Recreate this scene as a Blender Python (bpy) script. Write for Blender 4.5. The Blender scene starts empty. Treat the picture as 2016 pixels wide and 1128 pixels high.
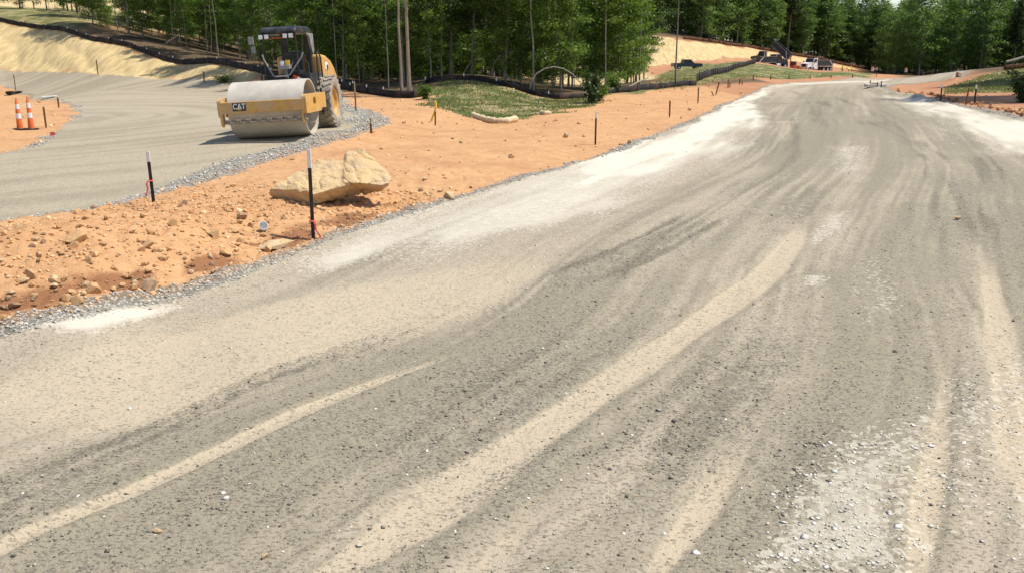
import bpy, bmesh, math, random
import numpy as np
from mathutils import Vector, Matrix

random.seed(7)
RNG = np.random.default_rng(11)
SC = bpy.context.scene
COL = SC.collection
R = math.radians

# ------------------------------------------------------------------ camera
CAM_H = 2.7
F_PX = 1746.0
PITCH = math.atan(464.0 / F_PX)
cam_d = bpy.data.cameras.new('camera')
cam_d.sensor_width = 36.0
cam_d.lens = 36.0 * F_PX / 2016.0
cam_d.clip_end = 5000.0
cam_o = bpy.data.objects.new('camera', cam_d)
COL.objects.link(cam_o)
cam_o.location = (0, 0, CAM_H)
cam_o.rotation_euler = (math.pi / 2 - PITCH, 0, 0)
SC.camera = cam_o

# ------------------------------------------------------------------ sky, sun, exposure
SUN_EL = R(63)
SUN_XY = Vector((0.99, 0.06)).normalized()          # horizontal direction towards the sun
world = bpy.data.worlds.new('World')
SC.world = world
world.use_nodes = True
wn = world.node_tree
sky = wn.nodes.new('ShaderNodeTexSky')
sky.sky_type = 'NISHITA'
sky.sun_disc = False
sky.sun_elevation = SUN_EL
sky.sun_rotation = math.atan2(SUN_XY.x, SUN_XY.y)
sky.air_density = 1.0
sky.dust_density = 0.7
bg = wn.nodes['Background']
bg.inputs['Strength'].default_value = 0.13
wn.links.new(sky.outputs[0], bg.inputs[0])
sun_d = bpy.data.lights.new('sun', 'SUN')
sun_d.energy = 4.6
sun_d.angle = R(0.53)
sun_d.color = (1.0, 0.95, 0.86)
sun_o = bpy.data.objects.new('sun', sun_d)
COL.objects.link(sun_o)
sd = Vector((SUN_XY.x * math.cos(SUN_EL), SUN_XY.y * math.cos(SUN_EL), math.sin(SUN_EL)))
sun_o.rotation_euler = sd.to_track_quat('Z', 'Y').to_euler()
sun_o.location = sd * 60
SC.view_settings.view_transform = 'Standard'
SC.view_settings.look = 'None'
SC.view_settings.gamma = 1.0
SC.view_settings.exposure = 0.30
SC.view_settings.use_curve_mapping = False
SC.render.engine = 'CYCLES'
SC.cycles.max_bounces = 6
SC.cycles.transparent_max_bounces = 6

# ------------------------------------------------------------------ helpers: noise, projection
def _hash(ix, iy, seed):
    h = (ix.astype(np.int64) * 374761393 + iy.astype(np.int64) * 668265263 + seed * 974634777) & 0x7fffffff
    h = ((h ^ (h >> 13)) * 1274126177) & 0x7fffffff
    h = (h ^ (h >> 16)) & 0xffff
    return h / 65535.0

def vnoise(x, y, seed=0):
    """smooth value noise in -1..1"""
    ix = np.floor(x); iy = np.floor(y)
    fx = x - ix; fy = y - iy
    fx = fx * fx * (3 - 2 * fx); fy = fy * fy * (3 - 2 * fy)
    a = _hash(ix, iy, seed); b = _hash(ix + 1, iy, seed)
    c = _hash(ix, iy + 1, seed); d = _hash(ix + 1, iy + 1, seed)
    return (a * (1 - fx) * (1 - fy) + b * fx * (1 - fy) + c * (1 - fx) * fy + d * fx * fy) * 2 - 1

def fbm(x, y, scale, octs=3, seed=0):
    v = 0.0; amp = 1.0; tot = 0.0
    for k in range(octs):
        f = (2.03 ** k) / scale
        v = v + amp * vnoise(x * f + 17.3 * k, y * f - 9.1 * k, seed + k)
        tot += amp; amp *= 0.55
    return v / tot

def sstep(a, b, x):
    t = np.clip((x - a) / (b - a), 0, 1)
    return t * t * (3 - 2 * t)

CP, SP = math.cos(PITCH), math.sin(PITCH)
def ray(u, v):
    a = (u - 1008.0) / F_PX; b = (564.0 - v) / F_PX
    return (a, CP + b * SP, -SP + b * CP)

def pix_at_D(u, v, D):
    """photo pixel + distance along Y -> world point"""
    r = ray(u, v); k = D / r[1]
    return (r[0] * k, D, CAM_H + r[2] * k)

def pix_at_Z(u, v, Z):
    r = ray(u, v); k = (Z - CAM_H) / r[2]
    return (r[0] * k, r[1] * k, Z)

def zc_of(x, y, z):
    return y * CP - (z - CAM_H) * SP

# ------------------------------------------------------------------ ground height: survey points and a thin-plate spline
SURV_Z = [  # (u, v, Z)
 (0,900,0),(0,1128,0),(500,1128,0),(1008,1128,0),(1500,1128,0),(2016,1128,0),(2016,800,0),(2016,500,.05),
 (1500,700,.02),(1000,700,.03),(500,700,.02),(0,665,0),(320,590,0),(660,475,0),(1000,470,.03),(1300,400,.05),
 (1700,400,.05),(2016,350,.05),(880,403,0),(1150,323,0),(1300,270,0),(1430,210,0),(1600,260,.08),(1900,260,.06),
 (1650,200,.05),(1850,203,.03),(1560,168,-.1),(1700,168,-.1),(1650,180,0),
 (0,455,.46),(100,443,.46),(200,424,.42),(300,405,.38),(0,560,.27),(150,530,.3),(300,480,.3),(400,440,.28),
 (450,485,.12),(540,462,.08),(450,400,.25),(520,370,.24),(640,430,.08),(700,380,.13),(800,330,.15),(900,335,.12),
 (1000,300,.15),(1100,280,.12),(700,300,.25),(800,260,.2),(950,260,.1),(1050,255,.15),(1172,284,.1),
 (0,438,.02),(100,430,.03),(220,403,.06),(300,381,.09),(400,350,.13),(500,312,.2),(600,287,.3),(700,257,.38),(745,242,.33),
 (100,350,.05),(250,300,.14),(100,270,.05),(300,225,.2),(0,300,0),(40,256,0.02),(0,205,.3),(60,230,.18),(0,262,.08),(110,205,.08),
 (1420,180,.05),(1320,200,.1),(1745,174,-.05),(1960,219,.16),(2016,226,.16),
]
SURV_D = [  # (u, v, D)
 (1530,163,84),(1640,160,90),(1760,155,100),(1850,152,108),(1950,150,118),
 (400,190,52),(200,180,60),(450,165,69),(330,156,80),(200,148,86),(100,142,92),(0,138,97),
 (0,42,112),(120,60,104),(250,90,94),(420,124,81),(485,138,73),(0,15,160),(300,70,115),(480,118,100),
 (600,160,66),(700,181,55),(800,193,50),(835,191,50),(650,150,85),(800,165,80),
 (880,159,56),(930,159,56),(1003,173,54),(1053,189,52),(1102,197,50),(1150,194,51),
 (960,237,37),(850,212,40),(1030,233,38),(1140,213,43),(900,150,75),(1000,158,78),(1100,172,75),(1250,165,75),
 (1250,190,52),(1370,170,66),(1480,152,86),
 (1300,160,85),(1380,141,120),(1400,129,160),(1470,122,165),(1448,135,115),(1405,148,92),
 (1501,127,140),(1577,139,150),(1660,141,160),(1520,152,108),(1605,153,112),(1700,153,115),
 (1345,126,185),(1400,121,190),(1480,117,212),(1345,79,205),(1420,88,218),(1480,95,232),(1540,105,244),(1600,115,252),(1660,128,258),(1720,140,262),(1590,128,232),(1650,136,240),
 (1600,141,205),(1530,138,203),(1560,140,206),(1780,143,255),(1900,146,260),(1870,150,170),(2016,147,260),(2016,150,170),
 (1200,60,215),(1200,125,180),(900,70,205),(900,128,160),(700,70,190),(500,60,175),(400,32,185),(200,10,195),(600,130,130),
 (1780,166,86),(1830,171,78),(1870,178,62),(1880,195,52),(1950,205,47),(1880,165,75),(1930,150,78),(1980,140,80),(2016,136,80),
 (1980,165,66),(2016,185,56),
]
SURV_W = [  # (x, y, z) out of view
 (-7.59,25.03,.322),(-5.51,24.95,.438),(-5.5,27.9,.39),(-7.2,28.0,.30),(-6.5,26.4,.37),
 (-9,2,0),(9,2,0),(0,1.5,0),(14,8,.05),(22,16,.1),(30,30,.3),(-14,8,.1),(-25,14,.1),(-35,40,.3),(-60,70,2),(48,78,1.4),(46,115,-1.6),(58,118,-1.8),
 (60,50,1.0),(-120,150,14),(0,330,9),(100,330,-3),(170,270,-3.5),(60,330,1),(-100,330,18),(190,330,-3),
]
PTS = [pix_at_Z(u, v, z) for u, v, z in SURV_Z] + [pix_at_D(u, v, d) for u, v, d in SURV_D] + list(SURV_W)
PTS = np.array(PTS)

def _lp(x, y):
    th = np.clip(np.arctan2(x, np.maximum(y, 1e-3) if np.isscalar(y) else np.where(y > 0.3, y, 0.3)), -1.0, 1.0)
    lr = np.clip(np.log(np.hypot(x, y) + 1e-6), 0.9, 5.85)
    return 2.6 * th, lr

def _tps_fit(P):
    a, b = _lp(P[:, 0], P[:, 1])
    n = len(P)
    d2 = (a[:, None] - a[None]) ** 2 + (b[:, None] - b[None]) ** 2
    K = np.where(d2 > 0, 0.5 * d2 * np.log(d2 + 1e-12), 0) + np.eye(n) * 2e-4
    A = np.zeros((n + 3, n + 3))
    A[:n, :n] = K
    A[:n, n] = 1; A[:n, n + 1] = a; A[:n, n + 2] = b
    A[n, :n] = 1; A[n + 1, :n] = a; A[n + 2, :n] = b
    w = np.linalg.solve(A, np.concatenate([P[:, 2], np.zeros(3)]))
    return a, b, w
_TA, _TB, _TW = _tps_fit(PTS)

def tps(x, y):
    x = np.atleast_1d(np.asarray(x, float)); y = np.atleast_1d(np.asarray(y, float))
    sh = x.shape; x = x.ravel(); y = y.ravel()
    out = np.empty(len(x))
    n = len(_TA)
    for i in range(0, len(x), 40000):
        a, b = _lp(x[i:i + 40000], y[i:i + 40000])
        d2 = (a[:, None] - _TA[None]) ** 2 + (b[:, None] - _TB[None]) ** 2
        K = 0.5 * d2 * np.log(d2 + 1e-12)
        out[i:i + 40000] = K @ _TW[:n] + _TW[n] + _TW[n + 1] * a + _TW[n + 2] * b
    return out.reshape(sh)

def unproj(u, v):
    """photo pixel -> the ground point first seen there (smooth ground)"""
    r = ray(u, v)
    D = np.exp(np.linspace(math.log(2.0), math.log(330.0), 700))
    k = D / r[1]
    X = r[0] * k; Zr = CAM_H + r[2] * k
    g = tps(X, D)
    hit = np.nonzero(Zr <= g)[0]
    if len(hit) == 0:
        return np.array((X[-1], D[-1]))
    i = hit[0]
    if i == 0:
        return np.array((X[0], D[0]))
    a0 = Zr[i - 1] - g[i - 1]; a1 = g[i] - Zr[i]
    t = a0 / (a0 + a1 + 1e-9)
    Dm = D[i - 1] + (D[i] - D[i - 1]) * t
    return np.array((r[0] * Dm / r[1], Dm))

def line(pts):
    out = []
    for p in pts:
        out.append(np.array(p[1:], float) if p[0] == 'w' else unproj(*p))
    return np.array(out)

def dist_line(P, L, W=None, cut=None):
    """distance of points to polyline; also side sign and arc position (and interpolated width)"""
    best = np.full(len(P), 1e9); side = np.zeros(len(P)); arc = np.zeros(len(P)); wid = np.zeros(len(P))
    if cut is not None:                     # far from the line nothing is needed
        lo = L.min(0) - cut; hi = L.max(0) + cut
        k = np.nonzero((P[:, 0] > lo[0]) & (P[:, 0] < hi[0]) & (P[:, 1] > lo[1]) & (P[:, 1] < hi[1]))[0]
        if len(k) < len(P):
            if len(k):
                best[k], side[k], arc[k], wid[k] = dist_line(P[k], L, W)
            return best, side, arc, wid
    s0 = 0.0
    for i in range(len(L) - 1):
        a = L[i]; d = L[i + 1] - a; ln = math.hypot(*d)
        if ln < 1e-6: continue
        t = np.clip(((P - a) @ d) / ln ** 2, 0, 1)
        q = P - a - t[:, None] * d
        dd = np.hypot(q[:, 0], q[:, 1])
        m = dd < best
        best[m] = dd[m]
        side[m] = (d[0] * q[m, 1] - d[1] * q[m, 0])
        arc[m] = s0 + t[m] * ln
        if W is not None:
            wid[m] = W[i] + (W[i + 1] - W[i]) * t[m]
        s0 += ln
    return best, np.sign(side), arc, wid

def poly_sd(P, L):
    """signed distance to closed polygon, + inside"""
    lo = L.min(0) - 6; hi = L.max(0) + 6
    k = np.nonzero((P[:, 0] > lo[0]) & (P[:, 0] < hi[0]) & (P[:, 1] > lo[1]) & (P[:, 1] < hi[1]))[0]
    if len(k) < len(P):
        out = np.full(len(P), -6.0)
        if len(k):
            out[k] = poly_sd(P[k], L)
        return out
    Lc = np.vstack([L, L[:1]])
    d = dist_line(P, Lc)[0]
    inside = np.zeros(len(P), bool)
    x, y = P[:, 0], P[:, 1]
    for i in range(len(L)):
        x0, y0 = Lc[i]; x1, y1 = Lc[i + 1]
        c = ((y0 > y) != (y1 > y)) & (x < (x1 - x0) * (y - y0) / ((y1 - y0) if abs(y1 - y0) > 1e-9 else 1e-9) + x0)
        inside ^= c
    return np.where(inside, d, -d)

# ------------------------------------------------------------------ ground: polar grid, masks
def _axis(core, n, outer, m):
    c = np.linspace(-core, core, n)
    o = core + (outer - core) * (np.linspace(0, 1, m + 1)[1:] ** 1.5)
    return np.concatenate([-o[::-1], c, o])
GO = np.array((0.0, -2.0))                     # grid origin just behind the viewpoint
TH = _axis(R(34), 640, R(115), 34)
LR = np.concatenate([[math.log(0.6), math.log(1.5), math.log(2.6), math.log(3.6), math.log(4.4)],
                     np.linspace(math.log(5.2), math.log(135), 660),
                     np.linspace(math.log(135), math.log(420), 92)[1:], [math.log(600), math.log(1000), math.log(2200)]])
NT, NR = len(TH), len(LR)
gt, gr = np.meshgrid(TH, np.exp(LR))
GX = (GO[0] + gr * np.sin(gt)).ravel(); GY = (GO[1] + gr * np.cos(gt)).ravel()
GP = np.stack([GX, GY], 1)
def _coarse():
    ji = np.unique(np.concatenate([np.arange(0, NT, 5), [NT - 1]])); ii = np.unique(np.concatenate([np.arange(0, NR, 5), [NR - 1]]))
    a, b = np.meshgrid(TH[ji], np.exp(LR[ii]))
    C = tps(GO[0] + b * np.sin(a), GO[1] + b * np.cos(a))
    rows = np.array([np.interp(TH, TH[ji], C[i]) for i in range(len(ii))])
    out = np.empty((NR, NT))
    k = np.clip(np.searchsorted(LR[ii], LR) - 1, 0, len(ii) - 2)
    f = ((LR - LR[ii][k]) / (LR[ii][k + 1] - LR[ii][k]))[:, None]
    out[:] = rows[k] * (1 - f) + rows[k + 1] * f
    return out.ravel()
GZ = _coarse()

EDGE_L = line([('w',-17,-12),('w',-11.2,-3),('w',-7.7,3.4),(0,648),(150,612),(320,584),(440,548),(560,506),(660,466),(760,431),(880,396),
               (960,371),(1050,342),(1150,319),(1230,291),(1300,266),(1370,236),(1430,206),(1500,174),(1560,163),(1640,160),(1750,155),(1830,152),('w',53,110)])
EDGE_R = line([('w',54,106),(1885,157),(1850,160),(1760,167),(1742,172),(1745,178),(1775,188),(1830,194),(1900,211),(1960,223),(2016,234),('w',21,26),('w',12,8),('w',2,-12)])
ROAD = np.vstack([EDGE_L, EDGE_R])
SIDE_R = line([('w',-16,3),('w',-11.5,10),(0,443),(100,434),(220,408),(300,385),(400,352),(500,314),(600,288),(700,259),(745,242),(732,228),(690,214),(672,206)])
SIDE_F = line([('w',-13,62),(450,165),(330,156),(200,148),(100,142),(0,138),('w',-75,100),('w',-75,60)])
SIDE = np.vstack([SIDE_R, np.array([(-8.5,48)]), SIDE_F, np.array([(-40,14),(-30,4)])])
ISLE = line([('w',-45,58),(0,168),(30,178),(62,190),(110,196),(150,210),(152,230),(120,250),(70,288),(0,302),('w',-40,20)])
BANK = line([('w',-70,98),(0,139),(100,143),(200,149),(330,157),(450,166),(490,163),('w',-20,76),(485,138),(420,124),(250,90),(120,60),(0,42),('w',-75,122)])
GRASS1 = line([(835,205),(850,214),(905,228),(960,239),(1030,236),(1140,214),(1185,205),(1150,194),(1102,197),(1053,189),(1003,173),(930,159),(880,159),(845,172)])
GRASS2 = line([(1180,189),(1250,186),(1370,168),(1480,152),(1600,154),(1690,153),(1740,147),(1660,141),(1577,139),(1501,127),(1470,122),(1400,128),(1330,128),(1290,150),(1290,172)])
GRASS3 = line([(1848,178),(1880,186),(1920,180),(1960,185),('w',50,48),('w',70,60),('w',62,92),(2016,136),(1980,140),(1930,150),(1895,163),(1870,173)])
TAN_FAR = line([('w',-40,150),('w',0,150),(1345,127),(1400,122),(1480,118),(1600,126),(1690,138),(1720,141),(1600,115),(1480,95),(1345,79),('w',10,235),('w',-60,230)])
WHITE = [ # polygons of pale stone dust, softness
 (line([(600,512),(700,480),(860,414),(1000,362),(1120,328),(1240,288),(1330,258),(1420,207),(1490,178),(1560,164),(1750,157),(1750,160),(1560,168),(1505,180),(1492,215),(1490,248),(1440,290),(1360,335),(1200,405),(1010,452),(760,512),(660,528)]), 0.8, .74),
 (line([(1120,328),(1240,288),(1330,258),(1420,207),(1490,178),(1505,180),(1492,215),(1480,250),(1420,290),(1300,340),(1150,380),(1020,400)]), 1.0, 1.0),
 (line([(1740,190),(1800,196),(1860,206),(1960,226),(2016,237),('w',21,26),('w',18,23),(2016,306),(1930,270),(1860,232),(1790,208)]), 1.2, 0.9),
 (line([(0,636),(150,612),(230,603),(345,600),(290,625),(180,655),(110,660),(95,650),(0,658)]), 0.16, 0.85),
 (line([(1480,1140),(1540,960),(1690,870),(1830,830),(1822,960),(1805,1140)]), 0.35, 0.58),
 (line([(1620,425),(1665,418),(1650,470),(1610,480)]), 0.2, 0.6),
 (line([(1650,290),(1690,290),(1700,330),(1660,345)]), 0.4, 0.5),
 (line([(1590,545),(1622,545),(1612,562),(1585,562)]), 0.1, 0.6),
 (line([(1700,505),(1760,500),(1765,600),(1700,640)]), 0.3, 0.3),
 (line([(1850,800),(2016,700),(2016,1000),(1850,1060)]), 0.5, 0.3),
]
def chaikin(L, n=1):
    for _ in range(n):
        q = L[:-1] * .75 + L[1:] * .25; r_ = L[:-1] * .25 + L[1:] * .75
        L = np.vstack([L[:1], np.stack([q, r_], 1).reshape(-1, 2), L[-1:]])
    return L
def tr(pts, w, s):
    return (chaikin(line(pts), 2), w, s)
DARKT = [ # loose dark stone bands: line, half width, strength
 tr([('w',-6.2,-1.5),(0,985),(200,890),(400,795),(560,722),(700,678),(830,632),(1000,592),(1150,540),(1300,476),(1420,404),(1490,330)], .30, 1.0),
 tr([(480,1128),(700,985),(850,880),(1000,770),(1180,660),(1350,560)], .30, .6),
 tr([(780,1135),(930,1020),(1080,890),(1190,800),(1290,730)], .22, .75),
 tr([(1130,1135),(1260,980),(1400,800),(1500,680),(1580,560)], .34, .62),
 tr([(1400,1135),(1460,1000),(1560,820),(1620,680)], .30, .5),
 tr([(1610,352),(1570,410),(1510,462),(1420,515)], .35, .6),
 tr([(1715,440),(1695,490),(1675,560)], .16, .7),
 tr([(1660,470),(1630,520),(1590,580),(1480,700)], .2, .5),
 tr([(1560,180),(1620,205),(1720,245),(1800,282),(1850,318),(1890,370),(1940,470),(1990,590)], .4, .75),
 tr([(1590,200),(1625,250),(1650,300),(1660,350)], .4, .55),
 tr([(1540,200),(1530,240),(1500,290),(1460,335)], .6, .55),
 tr([(1700,190),(1790,225),(1860,262),(1940,320),(2016,400)], .5, .4),
 tr([(1915,300),(1960,350),(2000,420),(2030,500)], .35, .6),
 tr([(1530,330),(1480,390),(1400,440)], .3, .4),
 tr([(1880,640),(1905,760),(1900,900),(1880,1060)], .35, .4),
 tr([(1980,1000),(2010,1128)], .4, .4),
 tr([(1750,200),(1830,240),(1900,290),(1960,360),(2010,450)], .16, .75),
 tr([(1640,190),(1700,215),(1790,262),(1860,330),(1900,420),(1930,520)], .17, .8),
 tr([(1665,188),(1725,214),(1815,262),(1885,330),(1928,410),(1965,500)], .15, .7),
 tr([(1600,215),(1640,262),(1655,320),(1640,380),(1600,450)], .16, .75),
 tr([(1620,212),(1662,262),(1680,320),(1668,390)], .14, .6),
 tr([(1520,215),(1525,260),(1490,310),(1430,370),(1340,430)], .2, .7),
 tr([(1560,230),(1570,290),(1545,350),(1480,420),(1400,480),(1250,560)], .17, .75),
 tr([(1800,300),(1835,360),(1850,440),(1855,540)], .13, .6),
 tr([(1770,310),(1790,380),(1795,460),(1785,560)], .12, .5),
]
LIGHTT = [
 tr([('w',-6,-2.5),(0,1075),(170,1003),(400,900),(560,826),(740,752),(900,698),(1000,660)], .085, .95),
 tr([(640,1140),(790,1040),(960,925),(1100,825),(1200,757),(1300,690),(1420,605),(1540,515),(1590,430)], .19, .9),
 tr([(930,1140),(1020,1050),(1090,980),(1170,915)], .13, .75),
 tr([(1285,1140),(1380,1000),(1450,900),(1530,780),(1560,725)], .10, .85),
 tr([(1805,1140),(1830,960),(1850,830),(1870,720),(1885,650)], .09, .85),
 tr([(2040,1000),(2005,850),(1975,680),(1945,520),(1938,490)], .16, .85),
 tr([(0,860),(300,730),(600,640),(900,560),(1120,490)], 1.1, .75),
 tr([(1700,560),(1690,650),(1660,760)], .4, .35),
]

def build_masks(P, z):
    wob = np.stack([fbm(P[:, 0], P[:, 1], 1.3, 3, 5), fbm(P[:, 0], P[:, 1], 1.3, 3, 9)], 1)
    far = np.clip(np.hypot(P[:, 0], P[:, 1]) / 40.0, .35, 2.2)[:, None]
    Pw = P + wob * 0.22 * far
    M = {}
    road = poly_sd(Pw, ROAD)
    side = poly_sd(Pw, SIDE)
    isle = poly_sd(Pw, ISLE)
    side = np.minimum(side, -isle)
    M['road_sd'] = road; M['side_sd'] = side
    M['road'] = np.maximum(sstep(-.04, .06, road), sstep(-.06, .08, side))
    dl = dist_line(Pw, EDGE_L)
    dr = dist_line(Pw, EDGE_R, None, 4.0)
    ds = dist_line(Pw, SIDE_R, None, 4.0)
    di = np.abs(isle)
    nz = fbm(P[:, 0], P[:, 1], 2.5, 2, 31)
    g = np.maximum.reduce([
        (1 - sstep(.06 + .08 * nz, .26 + .12 * nz, np.abs(dl[0] * -dl[1] + .02))) * (.75 + .3 * nz),
        (1 - sstep(.15, .5, np.abs(dr[0] - .1))) * .75,
        (1 - sstep(.15 + .2 * nz, .55 + .25 * nz, np.abs(ds[0] - .12))) * .9,
        (1 - sstep(.1, .45, di)) * sstep(-.3, .5, nz) * .9])
    # spill of grey gravel behind the roller's wheel
    gp = unproj(715, 236)
    g = np.maximum(g, 1 - sstep(.45, 1.3, np.hypot((Pw[:, 0] - gp[0]) * 1.3, (Pw[:, 1] - gp[1]) * .45)))
    M['gravel'] = g
    M['edge_t'] = dl[0] * -dl[1]
    M['arc'] = dl[2]
    M['straw'] = np.maximum(sstep(-.6, .8, poly_sd(P + wob * 1.2, BANK)), sstep(-2, 3, poly_sd(P + wob * 3, TAN_FAR)))
    M['straw'] = np.maximum(M['straw'], sstep(104, 118, P[:, 1] + wob[:, 0] * 4) * (1 - sstep(18, 30, P[:, 0])))
    M['grass'] = np.maximum.reduce([sstep(-.5, .7, poly_sd(P + wob * 1.0, GRASS1)), sstep(-.8, 1.2, poly_sd(P + wob * 1.6, GRASS2)), sstep(-.8, 1.0, poly_sd(P + wob * 1.6, GRASS3))])
    tt_, aa_ = dl[0] * -dl[1], dl[2]
    wn_ = vnoise(tt_ * 1.6, aa_ * .25, 201) * .55 + vnoise(tt_ * 4.5 + aa_ * .1, aa_ * .6, 202) * .45
    w = np.zeros(len(P))
    for L, soft, s in WHITE:
        w = np.maximum(w, s * sstep(-soft, soft, poly_sd(Pw, L) + soft * .9 * wn_))
    M['white'] = w * M['road']
    es = dist_line(P + wob * .03, chaikin(EDGE_L, 2)[::2])
    t, a = es[0] * -es[1], es[2]
    onroad = np.nonzero((road > -1.0) & (P[:, 1] < 130))[0]; Pr = P[onroad] + wob[onroad] * .03; NP = len(P)
    no = len(onroad)
    dk = np.zeros(no); lt = np.zeros(no); lip = np.zeros(no); tread = np.zeros(no)
    for L, hw, s in DARKT:
        d, _, ar, _ = dist_line(Pr, L, None, 3.0)
        tot = ar.max() if len(ar) else 1
        end = sstep(0, 2.2, ar) * sstep(0, 3.5, np.maximum(tot - ar, 0))
        wv = 1 + .45 * vnoise(ar * .55, ar * 0 + hw * 7, 211)
        fade = .62 + .55 * vnoise(ar * .4, ar * 0 + hw * 3, 213)
        rib = .72 + .42 * vnoise(d * 9 + 50 * hw, ar * .22, 212)
        tread = np.maximum(tread, (hw < .36) * end * (1 - sstep(hw * .7, hw * 1.1, d)) * (.5 + .5 * np.sin(ar * 52 + d * 30)) * (vnoise(ar * .3, ar * 0 + hw * 9, 231) > -.1))
        dk = np.maximum(dk, s * (1 - sstep(hw * .25, hw * 1.9 * wv, d)) * end * rib * np.clip(fade, .45, 1.15))
    for L, hw, s in LIGHTT:
        d, _, ar, _ = dist_line(Pr, L, None, 3.0)
        tot = ar.max() if len(ar) else 1
        tap = np.clip(np.minimum(ar / 1.2 + .3, np.maximum(tot - ar, 0) / 3.0), .02, 1)
        wv = (1 + .28 * vnoise(ar * .8, ar * 0 + hw * 7, 221)) * (.45 + .55 * tap)
        fade = np.clip(.95 + .35 * vnoise(ar * .5, ar * 0 + hw * 3, 223), .62, 1.15) * (.35 + .65 * tap)
        if hw < .5: lip = np.maximum(lip, tap * np.exp(-((d - hw * 1.55 * wv) / (.05 + .12 * hw)) ** 2) * (.6 + .4 * vnoise(ar * 5, ar * 0 + hw, 225)))
        lt = np.maximum(lt, s * fade * (1 - sstep(hw * .45 * wv, hw * 1.6 * wv, d)))
    def full(A):
        o = np.zeros(NP); o[onroad] = A; return o
    dk, lt, lip, tread = full(dk), full(lt), full(lip), full(tread)
    str1 = vnoise(t * 2.6 + 3, a * .09, 41) * .35 + vnoise(t * 6.3, a * .13 + 5, 42) * .4 + vnoise(t * 13.0, a * .22 + 5, 44) * .4
    str2 = vnoise(t * 1.1, a * .06 + 9, 43)
    M['streak'] = np.clip(.5 + .42 * str1 + .24 * str2, 0, 1)
    inroad = sstep(-.2, .5, road)
    d1, sg1, _, _ = dist_line(P, DARKT[0][0], None, 14.0)
    worked = sstep(-.3, .9, np.where(d1 < 1e8, -d1 * sg1, 5.0)) * (1 - sstep(40, 75, P[:, 1]))
    M['streak'] = np.clip(M['streak'] * .85 + .26 * worked, 0, 1)
    M['dark'] = np.clip(dk + .3 * sstep(.62, .95, M['streak']), 0, 1) * inroad
    M['light'] = np.clip(lt, 0, 1) * inroad
    M['lip'] = lip * inroad; M['tread'] = tread * inroad
    # arcs left by turning wheels on the side road
    cx, cy = unproj(120, 235)
    rad = np.hypot(P[:, 0] - cx, P[:, 1] - cy)
    M['sstreak'] = np.clip(.5 + .35 * vnoise(rad * 2.2, np.arctan2(P[:, 1] - cy, P[:, 0] - cx) * 1.5, 51) + .25 * vnoise(rad * .7, np.arctan2(P[:, 1] - cy, P[:, 0] - cx), 52), 0, 1)
    # damp red toe of the berm beside the gravel strip
    toe = .8 * (1 - sstep(.05, .5, np.abs(dl[0] - .5 - .12 * nz))) * (dl[1] > 0) * sstep(-.2, .3, fbm(P[:, 0], P[:, 1], .9, 2, 61) + .15) * (P[:, 1] < 16)
    M['wet'] = np.clip(toe, 0, 1)
    red = sstep(.05, .5, (P[:, 0] - 10) / 60 + (P[:, 1] - 42) / 200 + (P[:, 0] > 14) * .25)
    M['red'] = red
    return M
MK = build_masks(GP, GZ)

# fine relief
r0 = np.hypot(GX, GY)
dirt = (1 - MK['road']) * (1 - MK['grass']) * (1 - MK['straw'])
near = 1 - sstep(30, 60, r0)
vnear = 1 - sstep(14, 26, r0)
rel = dirt * (fbm(GX, GY, 2.2, 3, 71) * .06 * (0.3 + .7 * near) + fbm(GX, GY, .55, 3, 75) * .035 * near + np.abs(fbm(GX, GY, .22, 2, 79)) * .035 * vnear)
bermz = dirt * vnear * (GX < -1)
rel += bermz * (fbm(GX, GY, 1.1, 3, 85) * .09 + np.abs(fbm(GX, GY, .35, 3, 86)) * .05 + np.maximum(vnoise(GX * 9, GY * 9, 87), 0) * .025)
rel += MK['road'] * (fbm(GX, GY, 3.0, 2, 91) * .012 + (MK['streak'] - .5) * .018 * sstep(0, .5, MK['road_sd']))
rel += -MK['dark'] * .012 * np.abs(vnoise(GX * 14, GY * 14, 95)) - MK['light'] * .024 * (GX * 0 + 1)
rel += MK['dark'] * vnear * (vnoise(GX * 18, GY * 18, 96) * .012 + vnoise(GX * 9, GY * 9, 98) * .012)
rel += vnear * (MK['lip'] * .022 + MK['tread'] * .010)
rel += MK['gravel'] * (.02 + vnoise(GX * 11, GY * 11, 97) * .018 * near)
rel += -MK['wet'] * .05
rel += MK['straw'] * (fbm(GX, GY, 1.8, 3, 101) * .10)
# rills running down the left bank
rill_d = GX * .83 + GY * .56
bank_only = sstep(-.4, 1.2, poly_sd(GP, BANK))
rel += bank_only * (np.abs(vnoise(rill_d * .42 + fbm(GX, GY, 6, 2, 104) * .7, GX * .03, 103)) - .4) * .6
rel += MK['grass'] * fbm(GX, GY, 1.4, 3, 105) * .09
# red clay windrow along the right edge
dre = dist_line(GP, EDGE_R, None, 6.0)
rim = np.exp(-((dre[0] - .9) / .45) ** 2) * (dre[1] < 0) * sstep(18, 24, GX) * (1 - sstep(78, 95, GY))
rel += rim * (.22 + .16 * fbm(GX, GY, .8, 2, 107))
GZ = GZ + rel
ZGRID = GZ.reshape(NR, NT)

def ground_z(x, y):
    dx = x - GO[0]; dy = y - GO[1]
    th = math.atan2(dx, dy); lr = math.log(max(math.hypot(dx, dy), .61))
    j = int(np.clip(np.searchsorted(TH, th) - 1, 0, NT - 2)); i = int(np.clip(np.searchsorted(LR, lr) - 1, 0, NR - 2))
    a = (th - TH[j]) / (TH[j + 1] - TH[j]); b = (lr - LR[i]) / (LR[i + 1] - LR[i])
    a = min(max(a, 0), 1); b = min(max(b, 0), 1)
    return float((ZGRID[i, j] * (1 - a) + ZGRID[i, j + 1] * a) * (1 - b) + (ZGRID[i + 1, j] * (1 - a) + ZGRID[i + 1, j + 1] * a) * b)

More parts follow.
